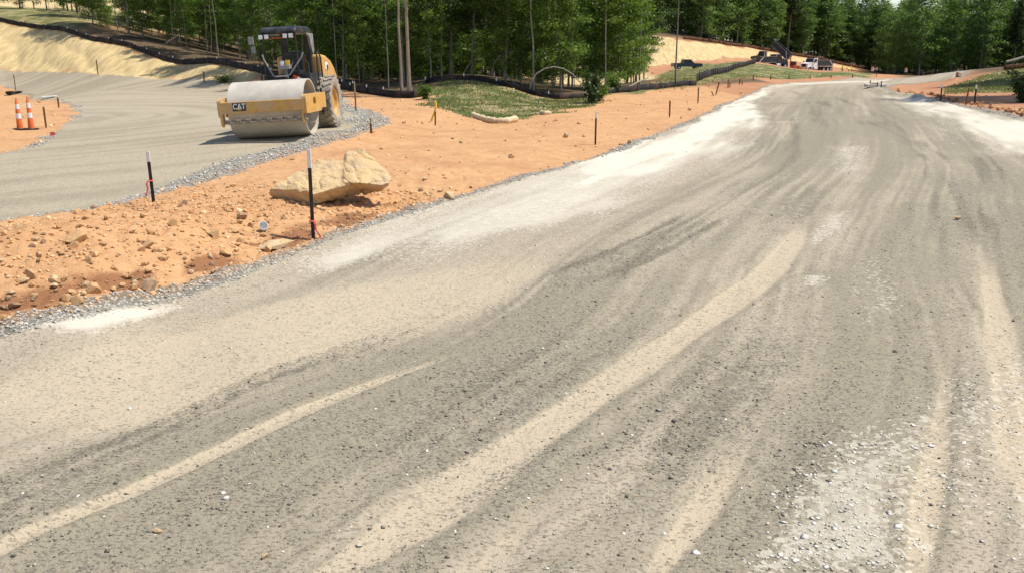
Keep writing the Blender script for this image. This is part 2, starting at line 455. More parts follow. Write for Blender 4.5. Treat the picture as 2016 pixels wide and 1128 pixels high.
def grid_lookup(F, x, y):
    G = F.reshape(NR, NT)
    dx = x - GO[0]; dy = y - GO[1]
    th = np.arctan2(dx, dy); lr = np.log(np.maximum(np.hypot(dx, dy), .61))
    j = np.clip(np.searchsorted(TH, th) - 1, 0, NT - 2); i = np.clip(np.searchsorted(LR, lr) - 1, 0, NR - 2)
    a = np.clip((th - TH[j]) / (TH[j + 1] - TH[j]), 0, 1); b = np.clip((lr - LR[i]) / (LR[i + 1] - LR[i]), 0, 1)
    return (G[i, j] * (1 - a) + G[i, j + 1] * a) * (1 - b) + (G[i + 1, j] * (1 - a) + G[i + 1, j + 1] * a) * b

def spot(u, v):
    p = unproj(u, v)
    return Vector((p[0], p[1], ground_z(p[0], p[1])))

# ------------------------------------------------------------------ materials
class NT_:
    """small node-building helper"""
    def __init__(self, name):
        self.m = bpy.data.materials.new(name); self.m.use_nodes = True
        self.t = self.m.node_tree; self.n = self.t.nodes; self.l = self.t.links
        self.bsdf = self.n['Principled BSDF']
        self.co = self.n.new('ShaderNodeTexCoord').outputs['Object']
    def lk(self, a, b):
        if isinstance(a, (int, float)): b.default_value = a
        elif isinstance(a, tuple): b.default_value = a if len(a) == 4 else (*a, 1)
        else: self.l.new(a, b)
    def noise(self, scale, detail=3, rough=.55, vec=None, out='Fac'):
        x = self.n.new('ShaderNodeTexNoise'); x.inputs['Scale'].default_value = scale
        x.inputs['Detail'].default_value = detail; x.inputs['Roughness'].default_value = rough
        self.l.new(vec or self.co, x.inputs['Vector']); return x.outputs[out]
    def voro(self, scale, vec=None, feat='F1', out='Distance'):
        x = self.n.new('ShaderNodeTexVoronoi'); x.feature = feat; x.inputs['Scale'].default_value = scale
        self.l.new(vec or self.co, x.inputs['Vector']); return x.outputs[out]
    def mapv(self, sc, rot=(0, 0, 0), vec=None):
        x = self.n.new('ShaderNodeMapping'); x.inputs['Scale'].default_value = sc; x.inputs['Rotation'].default_value = rot
        self.l.new(vec or self.co, x.inputs['Vector']); return x.outputs[0]
    def mth(self, op, a, b=0.0, c=None, clamp=False):
        x = self.n.new('ShaderNodeMath'); x.operation = op; x.use_clamp = clamp
        self.lk(a, x.inputs[0]); self.lk(b, x.inputs[1])
        if c is not None: self.lk(c, x.inputs[2])
        return x.outputs[0]
    def ss(self, lo, hi, v):
        x = self.n.new('ShaderNodeMapRange'); x.interpolation_type = 'SMOOTHSTEP'
        self.lk(v, x.inputs['Value']); x.inputs['From Min'].default_value = lo; x.inputs['From Max'].default_value = hi
        return x.outputs[0]
    def mix(self, f, a, b, mode='MIX'):
        x = self.n.new('ShaderNodeMix'); x.data_type = 'RGBA'; x.blend_type = mode
        self.lk(f, x.inputs[0]); self.lk(a, x.inputs[6]); self.lk(b, x.inputs[7]); return x.outputs[2]
    def attr(self, name):
        x = self.n.new('ShaderNodeAttribute'); x.attribute_name = name
        s = self.n.new('ShaderNodeSeparateColor'); self.l.new(x.outputs['Color'], s.inputs[0])
        return s.outputs[0], s.outputs[1], s.outputs[2], x.outputs['Alpha'], x.outputs['Color']
    def madd(self, v, pairs):
        for s, k in pairs:
            v = self.mth('ADD', v, self.mth('MULTIPLY', self.mth('SUBTRACT', s, .5), k))
        return v
    def bump(self, h, strength, dist):
        x = self.n.new('ShaderNodeBump'); x.inputs['Strength'].default_value = strength; x.inputs['Distance'].default_value = dist
        self.l.new(h, x.inputs['Height']); self.l.new(x.outputs[0], self.bsdf.inputs['Normal']); return x
    def done(self, col, rough=.9, spec=.2, metal=0.0):
        self.lk(col, self.bsdf.inputs['Base Color']); self.lk(rough, self.bsdf.inputs['Roughness'])
        self.bsdf.inputs['Specular IOR Level'].default_value = spec; self.bsdf.inputs['Metallic'].default_value = metal
        return self.m

def ground_material():
    k = NT_('site_ground')
    dark, white, light, streak, _ = k.attr('ma')
    road, gravel, grass, straw, _ = k.attr('mb')
    wet, red, floor, sidem, _ = k.attr('mc')
    nf = k.noise(38, 4, .65); nm = k.noise(5.5, 5, .6); nl = k.noise(.7, 5, .6); nff = k.noise(110, 2, .6)
    # packed stone dust
    st = k.ss(.34, .74, k.madd(streak, [(nm, .35), (nl, .35)]))
    base = k.mix(st, (.425, .357, .262), (.30, .258, .183))
    base = k.mix(k.mth('MULTIPLY', sidem, .8), base, k.mix(st, (.43, .365, .258), (.36, .305, .215)))
    grain = k.ss(.40, .75, nf)
    base = k.mix(k.mth('MULTIPLY', grain, .22), base, (.23, .205, .16))
    cv0 = k.mapv((1, 1.6, 1), (0, 0, .4))
    dk = k.ss(.30, .72, k.madd(dark, [(nm, .45), (nf, .55)]))
    base = k.mix(k.mth('MULTIPLY', dk, .85), base, (.178, .150, .105))
    lt = k.ss(.34, .66, k.madd(light, [(nm, .5), (nf, .42), (nl, .25)]))
    base = k.mix(k.mth('MULTIPLY', lt, .85), base, (.50, .41, .288))
    # open grain: dark dashes painted as the shaded sides of pebbles and chips
    sv = k.mapv((26, 46, 26), (0, 0, .45))
    peb_shade = k.ss(.56, .63, k.noise(1.0, 2.5, .6, sv))
    peb_shade_m = k.mth('MULTIPLY', peb_shade, k.ss(.25, .8, k.madd(.62, [(nl, .5), (light, -.55), (dark, .5), (nm, .6)])))
    base = k.mix(k.mth('MULTIPLY', peb_shade_m, .72), base, (.115, .10, .078))
    # loose chips of many greys in the worked-up bands
    vl = k.n.new('ShaderNodeTexVoronoi'); vl.inputs['Scale'].default_value = 42; k.l.new(cv0, vl.inputs['Vector'])
    ls = k.n.new('ShaderNodeSeparateColor'); k.l.new(vl.outputs['Color'], ls.inputs[0])
    loose = k.ss(.12, .5, k.madd(dark, [(nm, .3), (nl, .25), (st, .25)]))
    base = k.mix(k.mth('MULTIPLY', k.mth('MULTIPLY', k.ss(.55, .62, ls.outputs[0]), loose), .75), base, k.mix(ls.outputs[1], (.10, .088, .068), (.36, .32, .25)))
    base = k.mix(k.mth('MULTIPLY', k.ss(.84, .86, ls.outputs[2]), .5), base, (.14, .122, .092))
    wv_ = k.n.new('ShaderNodeVectorMath'); wv_.operation = 'MULTIPLY_ADD'
    k.l.new(k.noise(16, 2, .5, None, 'Color'), wv_.inputs[0]); wv_.inputs[1].default_value = (.05, .05, 0); k.l.new(k.co, wv_.inputs[2])
    cv = wv_.outputs[0]
    vc = k.n.new('ShaderNodeTexVoronoi'); vc.inputs['Scale'].default_value = 30; k.l.new(cv, vc.inputs['Vector'])
    cs = k.n.new('ShaderNodeSeparateColor'); k.l.new(vc.outputs['Color'], cs.inputs[0])
    thr = k.madd(k.mth('MULTIPLY', white, 1.05), [(nm, .7), (nl, .45)])
    chip = k.mth('MULTIPLY', k.ss(.0, .12, k.mth('SUBTRACT', thr, cs.outputs[0])), k.ss(.02, .12, white))
    wt = k.mth('MAXIMUM', k.ss(.36, 1.0, k.madd(white, [(nm, .4), (nf, .35), (nl, .3)])), k.mth('MULTIPLY', chip, .52))
    base = k.mix(wt, base, k.mix(k.ss(.3, .7, nf), (.72, .655, .54), (.56, .50, .40)))
    # clay
    cl = k.mix(k.ss(.3, .7, nm), (.57, .328, .162), (.47, .258, .122))
    cl = k.mix(k.mth('MULTIPLY', k.ss(.52, .72, nl), .55), cl, (.62, .39, .20))
    cl = k.mix(k.mth('MULTIPLY', k.ss(.55, .7, nf), .5), cl, (.33, .165, .075))
    cl = k.mix(k.mth('MULTIPLY', k.ss(.60, .72, k.noise(19, 3, .6)), .5), cl, (.66, .46, .27))
    cl = k.mix(k.mth('MULTIPLY', k.ss(.45, .7, k.noise(.45, 6, .72)), .7), cl, (.40, .205, .10))
    cl = k.mix(k.mth('MULTIPLY', red, .85), cl, k.mix(k.ss(.35, .7, nl), (.34, .155, .085), (.45, .235, .125)))
    cl = k.mix(k.ss(.25, .7, k.madd(wet, [(nm, .6), (nf, .3)])), cl, (.28, .13, .062))
    # gravel
    vr = k.n.new('ShaderNodeTexVoronoi'); vr.inputs['Scale'].default_value = 26; k.l.new(k.co, vr.inputs['Vector'])
    gs = k.n.new('ShaderNodeSeparateColor'); k.l.new(vr.outputs['Color'], gs.inputs[0])
    gcol = k.mix(gs.outputs[0], (.23, .21, .175), (.60, .56, .47))
    gcol = k.mix(k.ss(.45, .8, k.mth('MULTIPLY', vr.outputs['Distance'], 1.4)), gcol, (.13, .12, .10))
    # grass, straw mulch, leaf litter
    gr = k.mix(k.ss(.3, .72, nm), (.055, .085, .02), (.12, .145, .04))
    gr = k.mix(k.ss(.42, .64, k.noise(.5, 6, .7)), gr, (.36, .285, .15))
    gr = k.mix(k.mth('MULTIPLY', k.ss(.5, .75, nf), .4), gr, (.03, .05, .012))
    swv = k.mapv((1.5, .16, .6), (0, 0, -.95))
    sw = k.mix(k.ss(.3, .72, k.noise(1.4, 5, .65, swv)), (.64, .485, .25), (.40, .295, .14))
    sw = k.mix(k.mth('MULTIPLY', k.ss(.5, .75, nf), .45), sw, (.34, .25, .11))
    sw = k.mix(k.mth('MULTIPLY', k.ss(.58, .74, nl), .6), sw, (.33, .29, .12))
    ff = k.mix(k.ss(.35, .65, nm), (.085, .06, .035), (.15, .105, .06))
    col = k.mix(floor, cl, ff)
    col = k.mix(k.ss(.3, .7, k.madd(straw, [(nm, .4), (nf, .3)])), col, sw)
    col = k.mix(k.ss(.3, .7, k.madd(grass, [(nm, .5), (nf, .4)])), col, gr)
    col = k.mix(k.ss(.35, .65, k.madd(road, [(nm, .3), (nf, .3)])), col, base)
    col = k.mix(k.mth('MULTIPLY', k.ss(.35, .7, k.madd(gravel, [(nm, .5), (nf, .6)])), .75), col, gcol)
    h = k.mth('ADD', k.mth('MULTIPLY', nf, 1.0), k.mth('MULTIPLY', nff, .45))
    h = k.mth('ADD', h, k.mth('MULTIPLY', nm, 1.6))
    k.bump(h, .75, .022)
    return k.done(col, .95, .12)

def plain(name, col, rough=.6, spec=.4, metal=0.0, var=.18, scale=9.0, dirt=None, bump=0.0):
    """a colour with fine unevenness, and optional dust/dirt colour over it"""
    k = NT_(name)
    n1 = k.noise(scale, 4, .6)
    lo = tuple(c * (1 - var) for c in col); hi = tuple(min(1, c * (1 + var)) for c in col)
    c = k.mix(k.ss(.3, .7, n1), lo, hi)
    if dirt:
        c = k.mix(k.mth('MULTIPLY', k.ss(.42, .68, k.noise(scale * .45, 5, .65)), dirt[1]), c, dirt[0])
    if bump:
        k.bump(k.noise(scale * 3, 4, .6), .6, bump)
    return k.done(c, k.mth('ADD', rough, k.mth('MULTIPLY', k.mth('SUBTRACT', n1, .5), .2)), spec, metal)

def tinted(name, rough=.9, spec=.15, mul=(1, 1, 1), var=.25, scale=30, bump=.004):
    """colour from the mesh's own per-piece tint with fine grain on top"""
    k = NT_(name)
    c = k.attr('tint')[4]
    n1 = k.noise(scale, 4, .6)
    c = k.mix(1.0, c, k.mix(k.ss(.25, .75, n1), tuple(m * (1 - var) for m in mul), tuple(m * (1 + var) for m in mul)), 'MULTIPLY')
    if bump: k.bump(k.noise(scale * 1.7, 4, .6), .7, bump)
    return k.done(c, rough, spec)

def leaf_material(name, a, b, trans=.35):
    k = NT_(name)
    t = k.attr('tint')
    oi = k.n.new('ShaderNodeObjectInfo')
    f = k.mth('ADD', k.mth('MULTIPLY', t[0], .65), k.mth('MULTIPLY', oi.outputs['Random'], .35))
    c = k.mix(f, a, b)
    k.done(c, .55, .35)
    tl = k.n.new('ShaderNodeBsdfTranslucent'); k.l.new(k.mix(1.0, c, (1.2, 1.35, .55), 'MULTIPLY'), tl.inputs[0])
    ms = k.n.new('ShaderNodeMixShader'); ms.inputs[0].default_value = trans
    k.l.new(k.bsdf.outputs[0], ms.inputs[1]); k.l.new(tl.outputs[0], ms.inputs[2])
    k.l.new(ms.outputs[0], k.n['Material Output'].inputs[0])
    return k.m

def bark_material(name, a, b):
    k = NT_(name)
    v = k.mapv((9, 9, 1.6))
    oi = k.n.new('ShaderNodeObjectInfo')
    n1 = k.noise(1.0, 5, .7, v)
    c = k.mix(k.ss(.3, .7, n1), a, b)
    c = k.mix(k.mth('MULTIPLY', oi.outputs['Random'], .45), c, tuple(x * .55 for x in a))
    k.bump(n1, .8, .03)
    return k.done(c, .92, .1)

# ------------------------------------------------------------------ mesh helpers
def new_mesh(name, V, F, mat=None, smooth=False):
    me = bpy.data.meshes.new(name)
    V = np.asarray(V, float)
    if isinstance(F, np.ndarray):
        n, k = F.shape
        me.vertices.add(len(V)); me.vertices.foreach_set('co', V.ravel())
        me.loops.add(n * k); me.loops.foreach_set('vertex_index', F.ravel().astype(np.int32))
        me.polygons.add(n); me.polygons.foreach_set('loop_start', np.arange(0, n * k, k, dtype=np.int32))
        me.update(calc_edges=True)
    else:
        me.from_pydata([tuple(v) for v in V], [], F)
        me.update()
    if smooth:
        me.polygons.foreach_set('use_smooth', np.ones(len(me.polygons), bool))
    if mat: me.materials.append(mat)
    return me

def vcol(me, name, C):
    a = me.color_attributes.new(name, 'FLOAT_COLOR', 'POINT')
    a.data.foreach_set('color', np.ascontiguousarray(C, dtype=np.float32).ravel())

def obj(name, me, parent=None, loc=None, rot=None):
    o = bpy.data.objects.new(name, me)
    COL.objects.link(o)
    if parent is not None: o.parent = parent
    if loc is not None: o.location = loc
    if rot is not None: o.rotation_euler = rot
    return o

def tag(o, label=None, cat=None, group=None, kind=None):
    if label: o['label'] = label
    if cat: o['category'] = cat
    if group: o['group'] = group
    if kind: o['kind'] = kind
    return o

def empty(name, loc=(0, 0, 0), rz=0.0):
    o = bpy.data.objects.new(name, None); COL.objects.link(o)
    o.location = loc; o.rotation_euler = (0, 0, rz); o.empty_display_size = .3
    return o

def copy_tree(o, parent=None):
    c = o.copy(); COL.objects.link(c)
    if parent is not None: c.parent = parent
    for ch in list(o.children): copy_tree(ch, c)
    return c

class MB:
    """collects shapes into one mesh"""
    def __init__(self): self.V = []; self.F = []
    def add(self, V, F):
        b = len(self.V); self.V += [tuple(v) for v in V]; self.F += [tuple(i + b for i in f) for f in F]; return self
    def box(self, c, s, rot=None, bev=0.0):
        bm = bmesh.new(); bmesh.ops.create_cube(bm, size=1)
        for v in bm.verts: v.co = Vector((v.co.x * s[0], v.co.y * s[1], v.co.z * s[2]))
        if bev: bmesh.ops.bevel(bm, geom=bm.edges[:], offset=bev, segments=2, profile=.6, affect='EDGES')
        M = Matrix.Translation(c) @ (rot.to_matrix().to_4x4() if rot is not None else Matrix())
        bm.transform(M); return self.bm(bm)
    def bm(self, bm):
        bm.verts.index_update()
        self.add([v.co for v in bm.verts], [[v.index for v in f.verts] for f in bm.faces]); bm.free(); return self
    def tube(self, pts, rad, n=8, cap=True):
        pts = [Vector(p) for p in pts]
        rads = rad if isinstance(rad, (list, tuple)) else [rad] * len(pts)
        V = []; F = []
        up = Vector((0, 0, 1))
        prev = None
        for i, p in enumerate(pts):
            d = (pts[min(i + 1, len(pts) - 1)] - pts[max(i - 1, 0)]).normalized()
            if prev is None:
                a = d.cross(up if abs(d.z) < .9 else Vector((1, 0, 0))).normalized()
            else:
                a = (prev - d * prev.dot(d)).normalized()
            prev = a; b = d.cross(a)
            for j in range(n):
                t = 2 * math.pi * j / n
                V.append(p + (a * math.cos(t) + b * math.sin(t)) * rads[i])
        for i in range(len(pts) - 1):
            for j in range(n):
                F.append((i * n + j, i * n + (j + 1) % n, (i + 1) * n + (j + 1) % n, (i + 1) * n + j))
        if cap:
            F.append(tuple(range(n))[::-1]); F.append(tuple((len(pts) - 1) * n + j for j in range(n)))
        return self.add(V, F)
    def lathe(self, prof, axis='z', n=24, c=(0, 0, 0), close=False):
        """prof: list of (radius, height)"""
        V = []; F = []
        m = len(prof)
        for j in range(n):
            t = 2 * math.pi * j / n
            for r, h in prof:
                x, y = r * math.cos(t), r * math.sin(t)
                p = (x, y, h) if axis == 'z' else ((h, x, y) if axis == 'x' else (x, h, y))
                V.append((p[0] + c[0], p[1] + c[1], p[2] + c[2]))
        k = m if close else m - 1
        for j in range(n):
            for i in range(k):
                a, b = i, (i + 1) % m
                F.append((j * m + a, ((j + 1) % n) * m + a, ((j + 1) % n) * m + b, j * m + b))
        return self.add(V, F)
    def prism(self, poly, x0, x1, axis='x'):
        """polygon in (y, z) drawn out along x (or in (x, z) along y, (x, y) along z)"""
        n = len(poly); V = []
        for h in (x0, x1):
            for a, b in poly:
                V.append((h, a, b) if axis == 'x' else ((a, h, b) if axis == 'y' else (a, b, h)))
        F = [tuple(range(n))[::-1], tuple(n + i for i in range(n))]
        F += [(i, (i + 1) % n, n + (i + 1) % n, n + i) for i in range(n)]
        return self.add(V, F)
    def mesh(self, name, mat, smooth=False, fix=True):
        me = bpy.data.meshes.new(name); me.from_pydata(self.V, [], self.F); me.update()
        if fix:
            bm = bmesh.new(); bm.from_mesh(me); bmesh.ops.recalc_face_normals(bm, faces=bm.faces[:]); bm.to_mesh(me); bm.free()
        if mat: me.materials.append(mat)
        if smooth:
            me.polygons.foreach_set('use_smooth', np.ones(len(me.polygons), bool))
            me.set_sharp_from_angle(angle=R(40))
        return me
    def build(self, name, mat, parent=None, smooth=False, loc=None, rot=None):
        return obj(name, self.mesh(name, mat, smooth), parent, loc, rot)

# ------------------------------------------------------------------ ground objects cut from the one surveyed surface
M_GROUND = ground_material()
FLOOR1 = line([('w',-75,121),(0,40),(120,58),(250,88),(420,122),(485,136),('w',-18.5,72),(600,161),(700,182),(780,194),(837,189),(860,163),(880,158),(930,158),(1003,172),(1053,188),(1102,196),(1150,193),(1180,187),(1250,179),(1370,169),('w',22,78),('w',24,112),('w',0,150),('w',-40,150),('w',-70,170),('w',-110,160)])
FLOOR2 = line([(1345,78),(1480,94),(1600,114),(1720,139),(1900,145),(2016,146),('w',210,255),('w',300,450),('w',-140,450),('w',-60,238)])
_wb = np.stack([fbm(GX, GY, 4, 2, 5), fbm(GX, GY, 4, 2, 9)], 1)
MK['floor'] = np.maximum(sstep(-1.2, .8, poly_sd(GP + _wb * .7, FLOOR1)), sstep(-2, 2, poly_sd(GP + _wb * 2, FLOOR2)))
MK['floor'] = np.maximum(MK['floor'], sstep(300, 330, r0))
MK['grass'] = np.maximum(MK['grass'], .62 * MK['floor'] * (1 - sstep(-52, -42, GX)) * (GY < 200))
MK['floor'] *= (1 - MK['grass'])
MK['straw'] *= (1 - MK['floor'])
MA = np.stack([MK['dark'], MK['white'], MK['light'], np.where(MK['side_sd'] > MK['road_sd'], MK['sstreak'], MK['streak'])], 1)
MBk = np.stack([MK['road'], MK['gravel'], MK['grass'], MK['straw']], 1)
MC = np.stack([MK['wet'], MK['red'], MK['floor'], sstep(-.1, .1, MK['side_sd'])], 1)
GV = np.stack([GX, GY, GZ], 1)
idx = np.arange(NR * NT).reshape(NR, NT)
QF = np.stack([idx[:-1, :-1], idx[:-1, 1:], idx[1:, 1:], idx[1:, :-1]], -1).reshape(-1, 4)
# vertex normals of the whole sheet, so that the cut pieces shade as one
e1 = GV[QF[:, 2]] - GV[QF[:, 0]]; e2 = GV[QF[:, 3]] - GV[QF[:, 1]]
fn = np.cross(e1, e2); fn[fn[:, 2] < 0] *= -1
VN = np.zeros_like(GV)
for c in range(4): np.add.at(VN, QF[:, c], fn)
VN /= np.linalg.norm(VN, axis=1)[:, None] + 1e-12
fm = lambda A: A[QF].mean(1)
f_main = fm(MK['road_sd']); f_side = fm(MK['side_sd'])
f_straw = fm(MK['straw']); f_grass = fm(MK['grass']); f_floor = fm(MK['floor'])
cls = np.zeros(len(QF), int)
cls[f_floor > .5] = 4
cls[f_straw > .5] = 2
cls[f_grass > .5] = 3
cls[f_side > 0] = 5
cls[f_main > 0] = 1
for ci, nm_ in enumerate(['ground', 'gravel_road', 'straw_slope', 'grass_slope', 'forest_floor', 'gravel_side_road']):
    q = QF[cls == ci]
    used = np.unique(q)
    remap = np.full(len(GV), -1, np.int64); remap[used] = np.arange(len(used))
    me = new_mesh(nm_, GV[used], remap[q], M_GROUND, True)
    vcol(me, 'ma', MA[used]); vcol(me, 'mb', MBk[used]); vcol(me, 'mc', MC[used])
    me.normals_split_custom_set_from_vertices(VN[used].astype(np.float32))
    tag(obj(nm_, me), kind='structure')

# ------------------------------------------------------------------ stones
OCT_V = np.array([(1,0,0),(-1,0,0),(0,1,0),(0,-1,0),(0,0,1),(0,0,-1)], float)
OCT_F = np.array([(0,2,4),(2,1,4),(1,3,4),(3,0,4),(2,0,5),(1,2,5),(3,1,5),(0,3,5)])
def ico():
    bm = bmesh.new(); bmesh.ops.create_icosphere(bm, subdivisions=1, radius=1); bm.verts.index_update()
    V = np.array([v.co for v in bm.verts]); F = np.array([[v.index for v in f.verts] for f in bm.faces]); bm.free(); return V, F
ICO_V, ICO_F = ico()

def scatter(name, P, size, col, mat, flat=.6, base='oct', sink=.25, jit=.28):
    BV, BF = (OCT_V, OCT_F) if base == 'oct' else (ICO_V, ICO_F)
    n, m = len(P), len(BV)
    V = BV[None] * (1 + RNG.uniform(-jit, jit, (n, m, 3)))
    V = V * RNG.uniform(.65, 1.25, (n, 1, 3))
    V[:, :, 2] *= flat
    # tilt and turn
    tx = RNG.normal(0, .35, n); az = RNG.uniform(0, 2 * math.pi, n)
    y = V[:, :, 1] * np.cos(tx)[:, None] - V[:, :, 2] * np.sin(tx)[:, None]
    z = V[:, :, 1] * np.sin(tx)[:, None] + V[:, :, 2] * np.cos(tx)[:, None]
    x = V[:, :, 0]
    V = np.stack([x * np.cos(az)[:, None] - y * np.sin(az)[:, None], x * np.sin(az)[:, None] + y * np.cos(az)[:, None], z], -1)
    V = V * size[:, None, None] * .5
    V = V + P[:, None, :]
    V[:, :, 2] += (size * .5 * flat * (1 - 2 * sink))[:, None]
    F = (BF[None] + (np.arange(n) * m)[:, None, None]).reshape(-1, 3)
    me = new_mesh(name, V.reshape(-1, 3), F, mat, base != 'oct')
    if base != 'oct':
        me.polygons.foreach_set('use_smooth', np.zeros(len(me.polygons), bool))
    C = np.ones((n, m, 4), np.float32); C[:, :, :3] = col[:, None, :]
    vcol(me, 'tint', C.reshape(-1, 4))
    return obj(name, me)

def cand(n, r_lo, r_hi, th=36):
    t = RNG.uniform(-R(th), R(th), n); r = np.exp(RNG.uniform(math.log(r_lo), math.log(r_hi), n))
    return r * np.sin(t), r * np.cos(t), r
M_STONE = tinted('stone', .9, .2)
M_CLOD = tinted('clay_clod', .95, .08)

def pts3(x, y): return np.stack([x, y, grid_lookup(GZ, x, y)], 1)
# crushed stone loose on the road
x, y, r = cand(420000, 3.4, 26)
dk = grid_lookup(MK['dark'], x, y); lt = grid_lookup(MK['light'], x, y); wh = grid_lookup(MK['white'], x, y); rd = grid_lookup(MK['road_sd'], x, y)
stn = grid_lookup(MK['streak'], x, y)
pr = (rd > .3) * (.03 + .62 * dk ** 1.4 + .12 * sstep(.5, .8, stn)) * (1 - .7 * lt) * (1 - .5 * wh) * (.35 + .9 * np.abs(fbm(x, y, .7, 2, 120)))
k = RNG.random(len(x)) < pr
x, y, r, dk, wh = x[k], y[k], r[k], dk[k], wh[k]
sz = np.exp(RNG.normal(math.log(.0112), .42, len(x))).clip(.006, .05) * np.where(dk > .4, 1.15, 1)
v = RNG.uniform(.13, .36, len(x)); brt = RNG.random(len(x)) < .022 + .08 * wh
v[brt] = RNG.uniform(.5, .75, brt.sum())
tag(scatter('loose_road_stone', pts3(x, y), sz, v[:, None] * np.array((1, .88, .68)), M_STONE, .55), 'loose crushed stone scattered over the gravel road', 'gravel', kind='stuff')
print('road stones', len(x))
# pale flat chips worked up at lower right
x, y, r = cand(120000, 3.4, 22)
wh = grid_lookup(MK['white'], x, y); rd = grid_lookup(MK['road_sd'], x, y)
pr = (rd > .3) * (wh * .42 * (r < 9) + .02 * wh + .005)
k = RNG.random(len(x)) < pr; x, y = x[k], y[k]
sz = np.exp(RNG.normal(math.log(.019), .45, len(x))).clip(.008, .06)
v = RNG.uniform(.5, .8, len(x))
tag(scatter('pale_stone_chips', pts3(x, y), sz, v[:, None] * np.array((1, .92, .79)), M_STONE, .3, sink=.3), 'pale flat stone chips pressed into the gravel road', 'gravel', kind='stuff')
print('chips', len(x))
# gravel strips along the road edges
x, y, r = cand(420000, 7, 60)
gv = grid_lookup(MK['gravel'], x, y)
k = (RNG.random(len(x)) < (gv ** 1.3) * np.where(r < 14, .5, .8)) & (r < 60)
x, y, r = x[k], y[k], r[k]
if len(x) > 42000:
    kk = RNG.choice(len(x), 42000, False); x, y, r = x[kk], y[kk], r[kk]
sz = np.exp(RNG.normal(math.log(.021), .38, len(x))).clip(.010, .055) * np.clip(r / 14, 1, 2.0)
v = RNG.uniform(.28, .70, len(x))
tag(scatter('edge_gravel', pts3(x, y), sz, v[:, None] * np.array((1, .94, .82)), M_STONE, .7, sink=.2), 'grey gravel strip spilled along the road edges', 'gravel', kind='stuff')
print('edge gravel', len(x))
# clay crumbs on the berm and shoulders
x, y, r = cand(260000, 7, 75)
di = grid_lookup(dirt, x, y); gv = grid_lookup(MK['gravel'], x, y); rdd = grid_lookup(MK['red'], x, y); wt = grid_lookup(MK['wet'], x, y)
cl_ = fbm(x, y, 1.6, 3, 131)
berm = (x < -1.5) & (y < 17)
pr = di * (1 - gv) * np.where(berm, .30 + .5 * sstep(0, .5, cl_), .012 + .09 * sstep(.2, .6, cl_)) * (grid_lookup(MK['floor'], x, y) < .3)
k = RNG.random(len(x)) < pr; x, y, r, rdd, wt = x[k], y[k], r[k], rdd[k], wt[k]
if len(x) > 30000:
    kk = RNG.choice(len(x), 30000, False); x, y, r, rdd, wt = x[kk], y[kk], r[kk], rdd[kk], wt[kk]
sz = np.exp(RNG.normal(math.log(.024), .6, len(x))).clip(.012, .11) * np.clip(r / 16, 1, 2.0)
v = RNG.uniform(.7, 1.25, len(x))
c0 = np.array((.58, .335, .16)); c1 = np.array((.36, .17, .09)); c2 = np.array((.60, .42, .24))
pale = RNG.random(len(x))[:, None] < .2
cc = np.where(pale, c2, c0) * (1 - rdd[:, None]) + c1 * rdd[:, None]
cc = np.where(wt[:, None] > .4, cc * .6, cc)
tag(scatter('clay_crumbs', pts3(x, y), sz, v[:, None] * cc, M_CLOD, .75, 'ico', .3, .22), 'orange clay crumbs strewn over the bare earth', 'clods', kind='stuff')
print('crumbs', len(x))

# grass blades on the mown hollow, the mound and the right bank
def grass(name, n, u0, u1, r_lo, r_hi, label):
    t = RNG.uniform(math.atan2((u0 - 1008) / F_PX, 1), math.atan2((u1 - 1008) / F_PX, 1), n * 6); r = np.exp(RNG.uniform(math.log(r_lo), math.log(r_hi), n * 6))
    x, y = r * np.sin(t), r * np.cos(t)
    k = RNG.random(n * 6) < grid_lookup(MK['grass'], x, y) * (.25 + sstep(-.3, .4, fbm(x, y, 1.3, 3, 301)))
    x, y = x[k][:n], y[k][:n]; m = len(x)
    P = pts3(x, y)
    s = RNG.uniform(.03, .10, m) * np.clip(np.hypot(x, y) / 45, .8, 1.3)
    a = RNG.uniform(0, 6.283, m); w = s * RNG.uniform(.25, .5, m)
    d = np.stack([np.cos(a), np.sin(a), 0 * a], 1)
    tip = np.stack([RNG.normal(0, .4, m) * s, RNG.normal(0, .4, m) * s, s], 1)
    V = np.stack([P - d * w[:, None], P + d * w[:, None], P + tip], 1).reshape(-1, 3)
    me = new_mesh(name, V, np.arange(m * 3).reshape(m, 3), M_BLADE)
    T = np.ones((m, 3, 4), np.float32); T[:, :, :3] = RNG.random(m)[:, None, None]; vcol(me, 'tint', T.reshape(-1, 4))
    tag(obj(name, me), label, 'grass', kind='stuff')
M_BLADE = leaf_material('grass_blade', (.085, .12, .03), (.38, .31, .15), .3)
grass('hollow_grass', 9000, 820, 1200, 35, 60, 'short grass growing in the hollow before the near wood')
grass('field_grass', 9000, 1280, 1760, 60, 175, 'grass growing on the green field and far mound')
grass('mound_grass', 7000, 1840, 2040, 45, 95, 'grass growing on the right mound')

# ------------------------------------------------------------------ trees
M_LEAF = leaf_material('hardwood_leaf', (.045, .09, .014), (.16, .24, .042), .42)
M_LEAF_Y = leaf_material('young_leaf', (.065, .12, .02), (.20, .27, .055), .42)
M_LEAF_D = leaf_material('dark_leaf', (.022, .055, .012), (.075, .13, .03), .3)
M_NEEDLE = leaf_material('pine_needle', (.025, .05, .016), (.075, .115, .035), .2)
M_FARLEAF = leaf_material('far_leaf', (.05, .10, .028), (.165, .245, .065), .42)
M_BARK = bark_material('hardwood_bark', (.36, .32, .26), (.18, .155, .12))
M_PINEBARK = bark_material('pine_bark', (.40, .32, .25), (.20, .15, .11))
M_DEAD = bark_material('dead_wood', (.42, .37, .30), (.24, .205, .16))

